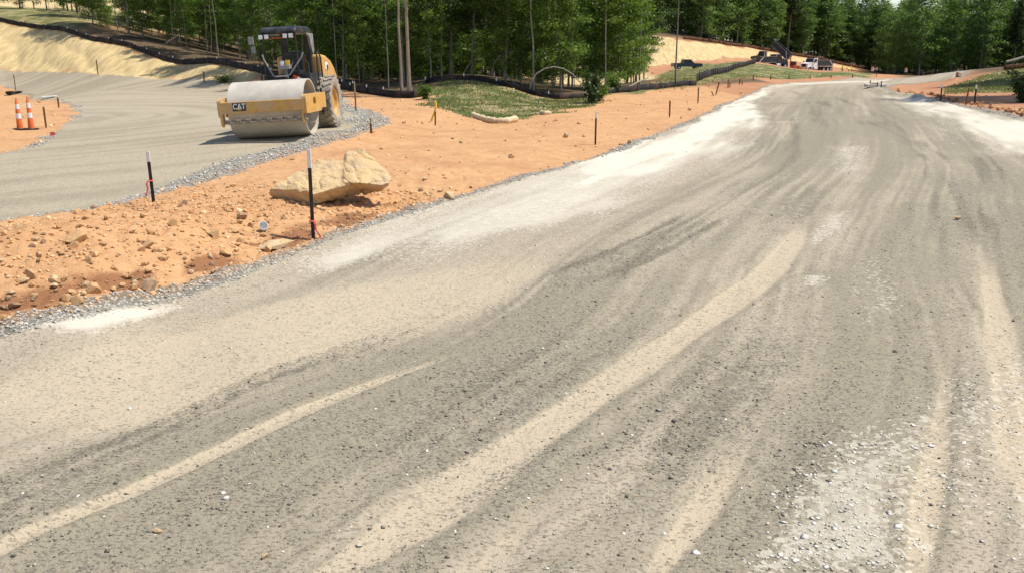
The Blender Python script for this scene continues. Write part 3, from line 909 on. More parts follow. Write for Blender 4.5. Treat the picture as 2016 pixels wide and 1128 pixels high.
def leaf_mesh(name, C, size, mat, rng, up=.55, aspect=.62, tintc=None):
    n = len(C)
    nr = rng.normal(0, 1, (n, 3)); nr[:, 2] = np.abs(nr[:, 2]) + up
    nr /= np.linalg.norm(nr, axis=1)[:, None]
    a = np.cross(nr, rng.normal(0, 1, (n, 3))); a /= np.linalg.norm(a, axis=1)[:, None]
    b = np.cross(nr, a)
    s = (size * rng.uniform(.6, 1.35, n))[:, None]
    fold = nr * s * .18
    V = np.stack([C + a * s * .5, C + b * s * .5 * aspect + fold, C - a * s * .5, C - b * s * .5 * aspect + fold], 1)
    F = np.arange(n * 4).reshape(n, 4)
    me = new_mesh(name, V.reshape(-1, 3), F, mat)
    t = rng.random(n) if tintc is None else np.clip(tintc + rng.normal(0, .16, n), 0, 1)
    T = np.ones((n, 4, 4), np.float32); T[:, :, :3] = t[:, None, None]
    vcol(me, 'tint', T.reshape(-1, 4))
    return me

def tree_proto(name, seed, H, r, lo, rad, nl, leaf, mleaf, mbark, nb=34, shape='oval', lean=.03, spread=.3, twig=True, sides=7):
    rng = np.random.default_rng(seed)
    root = empty(name)
    t = MB()
    n = 9
    px = np.cumsum(rng.normal(0, lean, n)); py = np.cumsum(rng.normal(0, lean, n)); px -= px[0]; py -= py[0]
    hs = np.linspace(-.25, H * .97, n)
    path = [Vector((px[i], py[i], hs[i])) for i in range(n)]
    rads = [r * (1.35 if i == 0 else 1) * (1 - .86 * i / (n - 1)) for i in range(n)]
    t.tube(path, rads, sides)
    def at(h): return Vector((np.interp(h, hs, px), np.interp(h, hs, py), h)), float(np.interp(h, hs, rads))
    C = []; T = []
    w = []
    brs = []
    for k in range(nb):
        f = (k + rng.random()) / nb
        h = lo + (H - lo) * f * .97
        if shape == 'oval': L = rad * (.35 + .75 * math.sin(math.pi * min(1, .12 + f * .88)) ** .8)
        elif shape == 'pine': L = rad * (1.05 - .75 * f)
        else: L = rad * (.85 + .3 * rng.random()) * (1.0 - .45 * f)
        L *= rng.uniform(.65, 1.2)
        az = k * 2.4 + rng.normal(0, .4)
        el = rng.uniform(.1, .7) if shape != 'pine' else rng.uniform(-.05, .35)
        p0, r1 = at(h)
        d = Vector((math.cos(az) * math.cos(el), math.sin(az) * math.cos(el), math.sin(el)))
        mid = p0 + d * L * .55 + Vector((0, 0, .08 * L))
        end = p0 + d * L + Vector((0, 0, (-.10 if shape != 'pine' else -.05) * L))
        t.tube([p0, mid, end], [max(.012, r1 * .42), max(.009, r1 * .25), .006], 4, False)
        brs.append((p0, mid, end, L)); w.append(L)
    w = np.array(w) / sum(w)
    for (p0, mid, end, L), wi in zip(brs, w):
        m = max(4, int(nl * wi))
        ns = max(3, int(3 + L * 2.2))                     # leaf sprays on this branch
        tt = rng.uniform(.28, 1.05, ns)
        cs = np.array([np.array(p0.lerp(mid, x / .55) if x < .55 else mid.lerp(end, (x - .55) / .45)) for x in tt])
        cs += rng.normal(0, spread * .55, cs.shape)
        tin = rng.uniform(.15, .9, ns)
        j = rng.integers(0, ns, m)
        off = rng.normal(0, 1, (m, 3)) * np.array((spread, spread, spread * .42))
        C.append(cs[j] + off); T.append(tin[j])
    C = np.concatenate(C); T = np.concatenate(T)
    obj('trunk', t.mesh('trunk', mbark, True, False), root)
    obj('crown', leaf_mesh('crown', C, leaf, mleaf, rng, tintc=T), root)
    return root

NEAR = [tree_proto('hardwood_tree', 201 + i, H, r, lo, rad, nl, .17, (M_LEAF_Y, M_LEAF, M_LEAF, M_LEAF_D, M_LEAF_Y)[i], M_BARK, nb, 'oval', .05, .29)
        for i, (H, r, lo, rad, nl, nb) in enumerate([(14, .075, .9, 2.5, 12000, 54), (15, .085, 2.0, 2.7, 12000, 52), (11, .055, .5, 2.0, 10000, 46), (16, .09, 3.0, 2.9, 12000, 50), (9, .045, .8, 1.8, 8000, 40)])]
SAPL = [tree_proto('sapling', 231 + i, H, r, lo, rad, nl, .15, M_LEAF_Y if i else M_LEAF, M_BARK, nb, 'oval', .06, .22)
        for i, (H, r, lo, rad, nl, nb) in enumerate([(5.5, .03, .5, 1.2, 2600, 26), (7.5, .04, 1.0, 1.5, 3200, 30), (3.4, .02, .2, 1.1, 2000, 22)])]
PINE = [tree_proto('pine_tree', 251 + i, H, r, lo, 2.3, 5200, .24, M_NEEDLE, M_PINEBARK, 44, 'pine', .03, .26)
        for i, (H, r, lo) in enumerate([(19, .10, 8.5), (21, .125, 10.0)])]
BARE = [tree_proto('bare_trunk_tree', 261 + i, H, r, lo, 1.9, 3200, .18, M_LEAF, M_BARK, 22, 'oval', .05, .26)
        for i, (H, r, lo) in enumerate([(14, .05, 5.0), (13, .065, 5.8), (15, .04, 4.0)])]
FAR = [tree_proto('broadleaf_tree', 281 + i, H, r, lo, rad, nl, .52, M_FARLEAF, M_BARK, 60, 'oval', .08, .62, sides=5)
       for i, (H, r, lo, rad, nl) in enumerate([(18, .16, .3, 4.0, 4600), (21, .2, .8, 4.4, 5000), (15, .14, .2, 3.9, 4200), (22, .2, 2.0, 4.2, 4800)])]
FARP = [tree_proto('far_pine_tree', 291 + i, H, .2, lo, 3.2, 3600, .55, M_NEEDLE, M_PINEBARK, 52, 'pine', .05, .5, sides=5)
        for i, (H, lo) in enumerate([(22, 7.5), (20, 5.0)])]
TALL = tree_proto('high_crowned_tree', 277, 16.5, .12, 7.6, 2.9, 11000, .2, M_LEAF, M_BARK, 44, 'oval', .03, .34)
_used = set()
def plant(proto, x, y, label, cat, group, scale=1.0, name=None):
    if proto.name in _used:
        o = copy_tree(proto)
    else:
        o = proto; _used.add(proto.name)
    if name: o.name = name
    o.location = (x, y, ground_z(x, y) - .03)
    o.rotation_euler = (random.gauss(0, .02), random.gauss(0, .02), random.uniform(0, 6.283))
    s = scale * random.uniform(.9, 1.12)
    o.scale = (s, s, s * random.uniform(.93, 1.08))
    tag(o, label, cat, group)
    return o

rf = random.Random(5)
placed = []
def free(x, y, d):
    return all((x - a) ** 2 + (y - b) ** 2 > d * d for a, b in placed)
def inside(poly, pts): return poly_sd(np.atleast_2d(pts), poly)

# two pale pines at the corner of the fence, and the pine standing alone at the right end of the wood
for (u, v, D, i, lab) in [(806, 186, 51, 1, 'thick pale pine trunk at the corner of the black silt fence'), (791, 186, 52, 0, 'thinner pine just left of the thick pale pine at the fence corner')]:
    p = pix_at_D(u, v, D); placed.append((p[0], p[1]))
    o = plant(PINE[i], p[0], p[1], lab, 'tree', None, .95)
p = pix_at_D(1330, 172, 68); placed.append((p[0], p[1]))
plant(BARE[1], p[0], p[1], 'lone slender bare trunked tree at the right end of the near wood', 'tree', None, 1.0)

# near wood: sampled inside the wooded ground, thick along the edge, thinner within
ZONES = ['at the upper left corner of the picture', 'above the middle of the straw bank', 'above the right end of the straw bank', 'right behind the roller canopy', 'behind the roller engine hood',
         'between the roller and the pale pine', 'close round the pale pine corner', 'behind the left of the grass hollow', 'behind the middle of the grass hollow', 'behind the arched bare sapling',
         'behind the dark hollow shrub', 'left of the propped fallen log', 'near the green field end']
FR = FLOOR1
xs = np.array([rf.uniform(-80, 24) for _ in range(9000)]); ys = np.array([rf.uniform(47, 150) for _ in range(9000)])
sdv = poly_sd(np.stack([xs, ys], 1), FR)
dgr = poly_sd(np.stack([xs, ys], 1), GRASS2)
uu = 1008 + F_PX * xs / (ys * CP + 2 * SP)
nnear = nsap = 0
for x, y, s, u, g2 in zip(xs, ys, sdv, uu, dgr):
    if s < .9 or u < -60 or u > 1350 or g2 > -1.0: continue
    if y > 60 and s > 34: continue
    if u < 130 and y < 128: continue
    if u < 510 and s < (6.5 if u < 190 else 3.2): continue
    edge = s < 6
    sparse = u < 420 or u > 1180
    d = (1.35 if edge else 2.6) * (1.25 if sparse else 1.0)
    if not free(x, y, d): continue
    if nnear >= 330: break
    placed.append((x, y)); nnear += 1
    zi = int(np.searchsorted([170, 330, 480, 620, 700, 785, 880, 960, 1040, 1120, 1190, 1270], u))
    w_ = ZONES[zi]
    zone = (w_, 'trees ' + w_)
    k = rf.random()
    if k < (.33 if edge else .66):
        plant(NEAR[rf.randrange(5)], x, y, 'leafy green hardwood tree ' + zone[0], 'tree', 'hardwood ' + zone[1], rf.uniform(.85, 1.1))
    elif k < .73:
        plant(BARE[rf.randrange(3)], x, y, 'slender tree with long bare pale trunk ' + zone[0], 'tree', 'bare trunked ' + zone[1], rf.uniform(.85, 1.1))
    elif k < .78:
        plant(PINE[rf.randrange(2)], x, y, 'tall pine with bare brown trunk ' + zone[0], 'tree', 'pine ' + zone[1], rf.uniform(.75, .95))
    else:
        plant(SAPL[rf.randrange(3)], x, y, 'short leafy sapling ' + zone[0], 'sapling', 'saplings ' + w_, rf.uniform(.8, 1.2))
print('near trees', nnear)

# far wood on the other side of the site
nf_ = 0
xs = np.array([rf.uniform(-110, 215) for _ in range(7000)]); ys = np.array([rf.uniform(215, 330) for _ in range(7000)])
sdv = poly_sd(np.stack([xs, ys], 1), FLOOR2)
order = np.argsort(np.where(sdv < 9, sdv, 100 + np.arange(len(sdv)) % 977))
for i in order:
    x, y, s = xs[i], ys[i], sdv[i]
    u = 1008 + F_PX * x / (y * CP)
    if s < 1.2 or s > 40 or u < -80 or u > 2110: continue
    d = 4.0 if s < 9 else 5.5
    if u < 1250:
        if s > 14: continue
        d = 6.5
    if not free(x, y, d): continue
    if nf_ >= 290: break
    placed.append((x, y)); nf_ += 1
    if u < 1250: z = ('on the far crest seen through the near wood', 'trees on the far crest')
    else:
        w_ = ['above the far tan bank', 'above the tipped dump truck', 'above the white cab dump truck', 'above the three workers', 'above the dark blue car', 'above the pale flat ground', 'above the right grassy mound'][int(np.searchsorted([1470, 1560, 1650, 1740, 1840, 1930], u))]
        w_ = ('in the far wood front row ' if s < 9 else 'deep in the far wood ') + w_
        z = (w_, 'trees ' + w_)
    if rf.random() < (.16 if s < 9 else .3):
        plant(FARP[rf.randrange(2)], x, y, 'dark tall pine ' + z[0], 'tree', 'pine ' + z[1], rf.uniform(.85, 1.1) * (.86 if u > 1640 else 1))
    else:
        plant(FAR[rf.randrange(4)], x, y, 'broad green tree ' + z[0], 'tree', 'broadleaf ' + z[1], rf.uniform(.85, 1.2) * (1.08 if s > 9 else .9) * (.86 if u > 1640 else 1))
print('far trees', nf_)

# trees beyond the right edge of the view that shade the grassy mound
for i, (x, y, sc) in enumerate([(41.0, 69.0, 1.0), (42.8, 66.3, 1.05), (31.6, 50.2, 1.0), (33.6, 52.6, 1.0)]):
    placed.append((x, y))
    plant(TALL, x, y, 'tree beyond the right mound throwing shade across its grass', 'tree', 'trees shading the right mound', sc)
# unused prototypes must not stand at the origin
for pr_ in NEAR + SAPL + PINE + BARE + FAR + FARP + [TALL]:
    if pr_.name not in _used and pr_.location.length < .01:
        for ch in list(pr_.children): bpy.data.objects.remove(ch)
        bpy.data.objects.remove(pr_)

# shrubs
def shrub(u, v, H, rad, nl, leaf, mat, label, seed, D=None):
    p = pix_at_D(u, v, D) if D else spot(u, v)
    rng = np.random.default_rng(seed)
    root = empty('shrub', (p[0], p[1], ground_z(p[0], p[1]) - .02))
    t = MB(); C = []
    for k in range(11):
        az = rng.uniform(0, 6.283); out = rng.uniform(.2, 1) * rad
        e = Vector((math.cos(az) * out, math.sin(az) * out, H * rng.uniform(.45, 1)))
        m = Vector((e.x * .35, e.y * .35, e.z * .55))
        t.tube([(0, 0, 0), m, e], [.018, .012, .005], 4, False)
        for q in range(int(nl / 11)):
            f = rng.uniform(.25, 1.05)
            c = m.lerp(e, f) if rng.random() < .7 else Vector((0, 0, 0)).lerp(m, f)
            C.append(np.array(c) + rng.normal(0, .16 * rad + .03, 3) * np.array((1, 1, .8)))
    C = np.array(C); C[:, 2] = np.maximum(C[:, 2], .02)
    t.build('stem', M_BARK, root); obj('foliage', leaf_mesh('foliage', C, leaf, mat, rng), root)
    tag(root, label, 'shrub')
shrub(1166, 204, 1.5, .7, 1500, .13, M_NEEDLE, 'dark green shrub at the edge of the grass hollow', 3)
shrub(1178, 200, 1.0, .6, 900, .12, M_LEAF, 'low leafy bush right of the dark shrub by the fence', 4)
shrub(837, 196, .8, .5, 700, .12, M_LEAF, 'small bush at the foot of the pine corner', 5)
shrub(2014, 203, 1.7, .9, 2600, .14, M_NEEDLE, 'dark shrub at the far right edge below the grassy mound', 6)
shrub(1210, 186, 1.2, .7, 1100, .13, M_LEAF_Y, 'pale green bush behind the low fence right of the hollow', 8, 56)
shrub(440, 163, .5, .8, 700, .12, M_LEAF, 'green weeds at the foot of the straw bank left of the roller', 9)

# bent and fallen wood
def dead(name, pts, rad, label, cat='branch', mat=None):
    P = [Vector(pix_at_D(*p)) for p in pts]
    b = P[0].copy(); b.z = ground_z(b.x, b.y)
    o = MB().tube([p - b for p in P], rad, 6).build(name, mat or M_DEAD, None, True, b)
    tag(o, label, cat)
dead('bent_sapling', [(1043,176,54),(1047,160,54),(1056,146,54),(1072,136,54),(1090,132,54),(1110,136,54),(1128,147,54),(1141,162,54),(1152,178,54)], [.05,.05,.048,.045,.042,.038,.034,.03,.026], 'bare sapling bent over in an arch behind the fence', 'sapling')
dead('fallen_branch', [(994,147,57),(1008,160,57),(1022,174,56)], [.05,.045,.03], 'pale fallen branch leaning right behind the hollow fence')
dead('fallen_branch', [(976,166,57),(992,152,58),(1000,146,58)], [.04,.035,.02], 'thin branch leaning left behind the hollow fence')
dead('fallen_branch', [(912,146,59),(923,128,60),(931,119,61)], [.05,.04,.02], 'forked pale branch leaning among trees behind the hollow')
dead('fallen_log', [(1232,176,60),(1252,164,61),(1276,154,62)], [.07,.06,.04], 'pale fallen trunk propped up in the thin end of the wood', 'log')
dead('fallen_branch', [(1343,170,70),(1346,158,70),(1349,148,70)], [.05,.04,.02], 'pale dead stem beside the lone slender pine')
dead('fallen_branch', [(325,88,97),(338,78,97),(352,70,97)], [.07,.06,.04], 'leaning bare branch above the straw bank')
dead('bent_sapling', [(966,158,57),(968,140,57),(974,124,57),(985,110,57)], [.045,.04,.035,.02], 'curved pale stem left of the arched sapling', 'sapling')

# ------------------------------------------------------------------ materials for made things
DUST = (.50, .42, .31)
M_YEL = plain('machine_yellow', (.56, .31, .075), .5, .4, 0, .12, 4, (DUST, .45))
M_DRUM = plain('dusty_drum_steel', (.57, .51, .42), .5, .4, .1, .10, 3, ((.44, .385, .31), .6))
M_BLK = plain('machine_black', (.018, .018, .02), .45, .4, 0, .3, 8, ((.10, .09, .075), .4))
M_GREY = plain('machine_grey', (.20, .20, .20), .5, .4, 0, .2, 8, (DUST, .35))
M_STEEL = plain('worn_steel', (.34, .28, .22), .55, .4, .3, .3, 14, ((.22, .13, .075), .6))
M_CLAMP = plain('pale_clamp_steel', (.50, .43, .34), .55, .4, .2, .25, 14, ((.25, .15, .09), .5))  # paler than the scraper bar's steel, with brown patches
M_TYRE = plain('dusty_tyre', (.36, .31, .245), .9, .1, 0, .22, 8, ((.12, .11, .10), .5))
M_RUB = plain('black_rubber', (.03, .03, .03), .85, .2, 0, .3, 8)
M_WHT = plain('white_paint', (.78, .77, .74), .45, .4, 0, .06, 6, (DUST, .15))
M_LAMP = plain('lamp_lens', (.75, .76, .74), .15, .6, 0, .06, 10)
M_RED = plain('red_decal', (.55, .05, .03), .5, .4)
M_ORG = plain('safety_orange', (.72, .14, .025), .55, .35, 0, .14, 10, ((.5, .3, .2), .3))
M_BAND = plain('white_reflective_band', (.72, .72, .72), .4, .5, 0, .08, 12, (DUST, .25))
M_PINK = plain('pink_ribbon', (.85, .16, .13), .6, .2)
M_POST = plain('black_post', (.022, .02, .02), .6, .3, 0, .3, 10, ((.22, .13, .08), .3))
M_WOOD = plain('stake_wood', (.17, .085, .04), .85, .15, 0, .3, 14)
M_PWOOD = plain('pale_stake_wood', (.42, .28, .15), .85, .15, 0, .25, 14)
M_FAB = plain('silt_fabric', (.016, .015, .016), .75, .2, 0, .35, 3, ((.16, .085, .045), .35))
M_BROWNFAB = plain('brown_fabric', (.10, .045, .022), .85, .15, 0, .35, 3)
M_CONC = plain('pale_concrete', (.68, .64, .56), .85, .2, 0, .12, 5, bump=.004)
M_GLS = plain('dark_glass', (.02, .024, .03), .1, .6, 0, .1, 4)
M_TRKB = plain('truck_black', (.016, .018, .024), .3, .5, 0, .2, 4, ((.13, .11, .09), .35))
M_SILV = plain('bright_metal', (.62, .62, .62), .35, .5, .4, .1, 6)
M_HIVIS = plain('hi_vis_yellow', (.75, .70, .06), .7, .2)
M_SKIN = plain('skin', (.38, .22, .15), .6, .3)
M_TROUS = plain('work_clothes', (.10, .09, .09), .85, .15)
M_YHOSE = plain('yellow_plastic', (.80, .50, .05), .5, .4, 0, .12, 8)
M_WATT = plain('straw_wattle', (.62, .48, .30), .95, .1, 0, .3, 22, ((.35, .24, .13), .5), .012)
M_BLUE = plain('dark_blue_paint', (.02, .035, .07), .3, .5)

# ------------------------------------------------------------------ road roller
def rr_poly(w, h, r, n=5, cx=0, cy=0):
    out = []
    for (sx, sy, a0) in ((1, 1, 0), (-1, 1, 90), (-1, -1, 180), (1, -1, 270)):
        for i in range(n + 1):
            a = R(a0 + 90 * i / n)
            out.append((cx + sx * (w / 2 - r) + r * math.cos(a), cy + sy * (h / 2 - r) + r * math.sin(a)))
    return out

def holed_plate(outer, holes, x0, x1):
    """plate in (y, z) with real holes, thickness along x"""
    bm = bmesh.new()
    edges = []
    for loop in [outer] + holes:
        vs = [bm.verts.new((x0, a, b)) for a, b in loop]
        edges += [bm.edges.new((vs[i], vs[(i + 1) % len(vs)])) for i in range(len(vs))]
    bmesh.ops.triangle_fill(bm, edges=edges, use_beauty=True)
    ret = bmesh.ops.extrude_face_region(bm, geom=bm.faces[:])
    for e in ret['geom']:
        if isinstance(e, bmesh.types.BMVert): e.co.x = x1
    return bm

def text_mesh(name, s, size, mat, extr=.004):
    cu = bpy.data.curves.new(name, 'FONT'); cu.body = s; cu.size = size; cu.align_x = 'CENTER'; cu.align_y = 'CENTER'; cu.extrude = extr
    cu.offset = size * .02
    tmp = bpy.data.objects.new(name, cu); COL.objects.link(tmp)
    dg = bpy.context.evaluated_depsgraph_get()
    me = bpy.data.meshes.new_from_object(tmp.evaluated_get(dg))
    bpy.data.objects.remove(tmp); me.materials.clear(); me.materials.append(mat)
    return me

def tyre_parts(root, c, rad, wid, rim_mat, tyre_mat, name='wheel', lugs=22, outer=1):
    hw = wid / 2
    w = MB().lathe([(rad * .56, -hw * .7), (rad * .60, -hw * .86), (rad * .80, -hw), (rad * .93, -hw * .93), (rad * .965, -hw * .7), (rad * .965, hw * .7), (rad * .93, hw * .93), (rad * .80, hw), (rad * .60, hw * .86), (rad * .56, hw * .7)], 'x', 36, c, True).build('tyre', tyre_mat, root, True)
    if lugs:
        lg = MB()
        for k in range(lugs):
            for s in (-1, 1):
                a = 2 * math.pi * (k + (.25 if s > 0 else -.25)) / lugs
                cc = Vector((c[0] + s * hw * .52, c[1] + math.cos(a) * rad * .975, c[2] + math.sin(a) * rad * .975))
                q = Matrix.Rotation(a - math.pi / 2, 3, 'X') @ Matrix.Rotation(s * .45, 3, 'Z')
                lg.box(cc, (hw * .86, 2 * math.pi * rad / lugs * .52, rad * .06), q.to_quaternion())
        lg.build('tread', tyre_mat, w)
    rm = MB()
    for s in (-1, 1):
        rm.lathe([(rad * .555, s * hw * .72), (rad * .50, s * hw * .66), (rad * .46, s * hw * .38), (rad * .25, s * hw * .30), (rad * .24, s * hw * .48), (.001, s * hw * .48)], 'x', 28, c)
    rm.build('rim', rim_mat, w, True)
    return w

RO = empty('road_roller', (-6.55, 24.99, .375))
RO.rotation_euler = (R(-.6), -R(3.3), R(-2.5))
tag(RO, 'yellow single drum road roller with black canopy parked on the side road', 'road roller')
DR, DW = .765, 1.04
drum = MB().lathe([(DR, -DW), (DR, DW), (DR - .035, DW), (DR - .035, DW - .28), (.16, DW - .28), (.16, DW - .1), (.001, DW - .1)], 'x', 64, (0, 0, DR)).lathe([(DR, -DW), (DR - .035, -DW), (DR - .035, -DW + .28), (.16, -DW + .28), (.16, -DW + .1), (.001, -DW + .1)], 'x', 64, (0, 0, DR)).build('drum', M_DRUM, RO, True)
bar = MB().box((0, -.97, .88), (2.26, .14, .30), None, .018).build('front_frame', M_YEL, RO)
MB().prism([(-1.04, .74), (-.90, .74), (-.90, .44), (-.96, .38), (-1.04, .46)], -1.15, -1.09).build('bracket', M_YEL, bar)
MB().prism([(-1.04, .74), (-.90, .74), (-.90, .44), (-.96, .38), (-1.04, .46)], 1.06, 1.09).build('bracket', M_YEL, bar)
# nameplate
pl = MB().box((-.60, -1.043, .895), (.36, .012, .215)).build('nameplate', M_BLK, bar)
tm = text_mesh('lettering', 'CAT', .20, M_WHT)
lt_ = obj('lettering', tm, pl, (-.60, -1.052, .902), (math.pi / 2, 0, 0)); lt_.scale = (.86, 1.0, 1.0)
MB().prism([(-.655, .815), (-.545, .815), (-.60, .885)], -1.0605, -1.0565, 'y').build('emblem', M_YHOSE, pl)
# scraper
sc_ = MB().box((0, -.90, .50), (2.24, .05, .10)).box((0, -.86, .56), (2.20, .10, .018))
for x_ in (-1.1, 1.1): sc_.box((x_, -.92, .62), (.05, .10, .26))
sc_ = sc_.build('scraper', M_STEEL, RO)
for k in range(8):
    x_ = -.98 + k * .28
    MB().box((x_, -.935, .555), (.11, .09, .03)).box((x_ + .065, -.935, .525), (.022, .09, .09)).box((x_ + .13, -.935, .488), (.13, .085, .028)).build('scraper_clamp', M_CLAMP, sc_)
    MB().box((x_ + .02, -.934, .455), (.05, .02, .04)).build('scraper_tooth', M_STEEL, sc_)
# side plates of the drum frame, with slot
for s in (-1, 1):
    o_ = rr_poly(1.62, .50, .10, 5, -.22, .88); slot = rr_poly(.30, .24, .10, 4, -.15, .91)
    MB().bm(holed_plate(o_, [slot], s * 1.085, s * 1.20)).build('side_frame', M_YEL, RO)
    MB().box((s * 1.062, -.15, .91), (.02, .36, .30)).build('slot_shade', M_BLK, RO)  # black sheet added to paint the dark interior seen through the slot
    MB().lathe([(.30, s * .80), (.30, s * 1.07), (.001, s * 1.07)], 'x', 20, (0, 0, DR)).build('drum_motor', M_GREY, drum)
    MB().prism([(.6, .7), (1.15, .7), (1.15, 1.12), (.6, 1.12)], s * 1.08, s * 1.18).build('rear_arm', M_YEL, RO)
MB().box((0, 1.12, .90), (2.30, .16, .38), None, .015).build('rear_frame', M_YEL, RO)
MB().prism([(1.2, .55), (2.0, .50), (2.0, 1.0), (1.2, .98)], -.30, .30).build('hitch', M_BLK, RO)
# tractor half
MB().box((0, 3.45, .86), (1.10, 3.1, .46), None, .02).build('chassis', M_BLK, RO)
hood = MB().prism([(3.05, 1.05), (4.80, 1.05), (4.90, 1.25), (4.80, 1.55), (4.50, 1.85), (4.1, 2.06), (3.6, 2.18), (3.05, 2.22)], -.70, .72).mesh('hood', M_YEL, False)
ho = obj('hood', hood, RO)
bv = ho.modifiers.new('bevel', 'BEVEL'); bv.width = .09; bv.segments = 3; bv.limit_method = 'ANGLE'; bv.angle_limit = R(50)
MB().box((.728, 4.35, 1.38), (.016, .55, .26)).build('grille', M_BLK, ho)
MB().box((.7285, 3.45, 1.86), (.016, .30, .22)).build('decal', M_WHT, ho)
MB().box((.739, 3.52, 1.82), (.012, .15, .14)).build('decal', M_BLK, ho)
for s in (-1, 1):
    tyre_parts(RO, (s * .80, 2.95, .785), .785, .56, M_YEL, M_TYRE)
MB().box((-.04, 2.3, 1.22), (1.42, 1.75, .07), None, .01).build('platform', M_BLK, RO)
MB().box((-.06, 1.50, 1.38), (1.10, .06, .36)).build('front_panel', M_BLK, RO)
MB().box((.46, 2.35, 1.46), (.40, 1.3, .42), None, .03).build('side_console', M_BLK, RO)
MB().box((-.54, 2.35, 1.46), (.36, 1.3, .42), None, .03).build('side_console', M_BLK, RO)
MB().tube([(-.03, 1.72, 1.25), (-.03, 1.64, 1.83)], .055, 8).build('steering_column', M_GREY, RO)
con = MB().box((-.03, 1.60, 1.87), (.34, .24, .12), None, .02).build('console', M_GREY, RO)
MB().box((.06, 1.60, 2.001), (.11, .10, .14)).build('gauge', M_YHOSE, con)
MB().lathe([(.001, 0), (.07, 0), (.07, .10), (.04, .13), (.001, .13)], 'z', 10, (-.10, 1.60, 1.9315)).build('gauge', M_WHT, con)
MB().tube([(-.03 + .18 * math.cos(a * .5236), 1.80 + .2 * math.sin(a * .5236) * .9, 1.96 + .06 * math.sin(a * .5236)) for a in range(13)], .017, 6).build('steering_wheel', M_BLK, RO)
MB().box((-.05, 2.55, 1.70), (.52, .50, .14), None, .04).box((-.05, 2.80, 2.02), (.52, .12, .62), None, .04).build('seat', M_BLK, RO)
# canopy
roof = MB()
roof.prism([(1.48, 2.84), (1.55, 2.96), (1.75, 3.02), (3.0, 3.04), (3.2, 2.99), (3.25, 2.86), (3.18, 2.83), (1.55, 2.81)], -.66, .42)
roof = roof.mesh('roof', M_BLK, False)
roo = obj('roof', roof, RO); bv = roo.modifiers.new('bevel', 'BEVEL'); bv.width = .06; bv.segments = 3
for (x_, y_, w_, d_) in ((-.62, 1.62, .05, .05), (.36, 1.62, .05, .05), (-.40, 3.06, .22, .10), (.34, 3.02, .15, .16)):
    MB().box((x_, y_, 2.05), (w_, d_, 1.62), None, .01).build('roof_post', M_BLK, RO)
MB().box((-.10, 3.10, 1.72), (.62, .05, .85)).build('rear_panel', M_BLK, RO)
MB().prism([(2.45, 2.84), (3.22, 2.84), (3.20, 2.36), (3.05, 2.22), (2.92, 2.40), (2.80, 2.72)], .40, .47).build('roof_corner', M_GREY, RO)
MB().box((-.12, 1.56, 2.70), (.95, .03, .03)).build('cross_rail', M_RED, RO)
for x_ in (-.58, -.41, .13, .30):
    lp = MB().box((x_, 1.44, 2.74), (.14, .10, .14), None, .015).build('work_lamp', M_BLK, RO)
    MB().box((x_, 1.384, 2.74), (.115, .014, .115), None, .005).build('lens', M_LAMP, lp)
mir = MB().tube([(-.62, 1.62, 2.62), (-.84, 1.52, 2.58), (-.87, 1.50, 2.3)], .014, 6).build('mirror_arm', M_BLK, RO)
MB().box((-.90, 1.48, 2.66), (.16, .05, .22), None, .02).build('mirror', M_GREY, mir)
MB().box((-.86, 1.48, 2.40), (.14, .05, .20), None, .02).build('mirror', M_GREY, mir)
MB().tube([(-.58, 1.36, 2.26), (-.55, 1.36, 2.12), (-.33, 1.36, 1.66), (-.27, 1.36, 1.62), (.10, 1.36, 1.62), (.17, 1.36, 1.66), (.55, 1.36, 2.12), (.60, 1.40, 2.26)], .022, 8).build('hand_rail', M_GREY, RO, True)
MB().tube([(.74, 2.35, 1.28), (.74, 2.35, 2.20), (.74, 2.42, 2.26), (.74, 2.72, 2.20), (.74, 2.78, 2.1), (.74, 2.82, 1.30)], .024, 8).build('hand_rail', M_BLK, RO, True)
MB().tube([(.66, 1.62, 1.28), (.66, 1.62, 1.95), (.60, 1.62, 2.02), (.36, 1.62, 2.02)], .02, 8).build('hand_rail', M_BLK, RO, True)
MB().tube([(-.72, 1.58, 1.28), (-.76, 1.58, 2.4)], .016, 6).build('hand_rail', M_BLK, RO, True)
dq = Matrix.Rotation(R(28), 3, 'Y').to_quaternion()
dc = MB().box((.40, 1.462, 1.52), (.40, .012, .08), dq).build('warning_decal', M_RED, RO)
MB().box((.40, 1.452, 1.52), (.14, .012, .078), dq).build('warning_stripe', M_WHT, dc)
for k in range(3):
    MB().box((.90, 1.95, .55 + .25 * k), (.16, .36, .03)).build('step', M_BLK, RO)
MB().box((.90, 1.80, .85), (.06, .04, .74)).build('step_frame', M_BLK, RO)

# ------------------------------------------------------------------ boulder
def hull(points):
    bm = bmesh.new()
    for p in points: bm.verts.new(p)
    r_ = bmesh.ops.convex_hull(bm, input=bm.verts[:])
    dead_ = [e for e in r_['geom_interior'] + r_['geom_unused'] if isinstance(e, bmesh.types.BMVert)]
    if dead_: bmesh.ops.delete(bm, geom=list(set(dead_)), context='VERTS')
    return bm

def remeshed(mb, vox, name):
    me = mb.mesh('tmp', None); o = obj('tmp', me)
    m = o.modifiers.new('r', 'REMESH'); m.mode = 'VOXEL'; m.voxel_size = vox
    dg = bpy.context.evaluated_depsgraph_get()
    out = bpy.data.meshes.new_from_object(o.evaluated_get(dg)); out.name = name
    bpy.data.objects.remove(o); return out

def noise3(V, s, seed):
    return (vnoise(V[:, 0] / s + V[:, 2] * .7 / s, V[:, 1] / s, seed) + vnoise(V[:, 1] / s + 7.1, V[:, 2] / s + V[:, 0] * .4 / s, seed + 3)) * .5

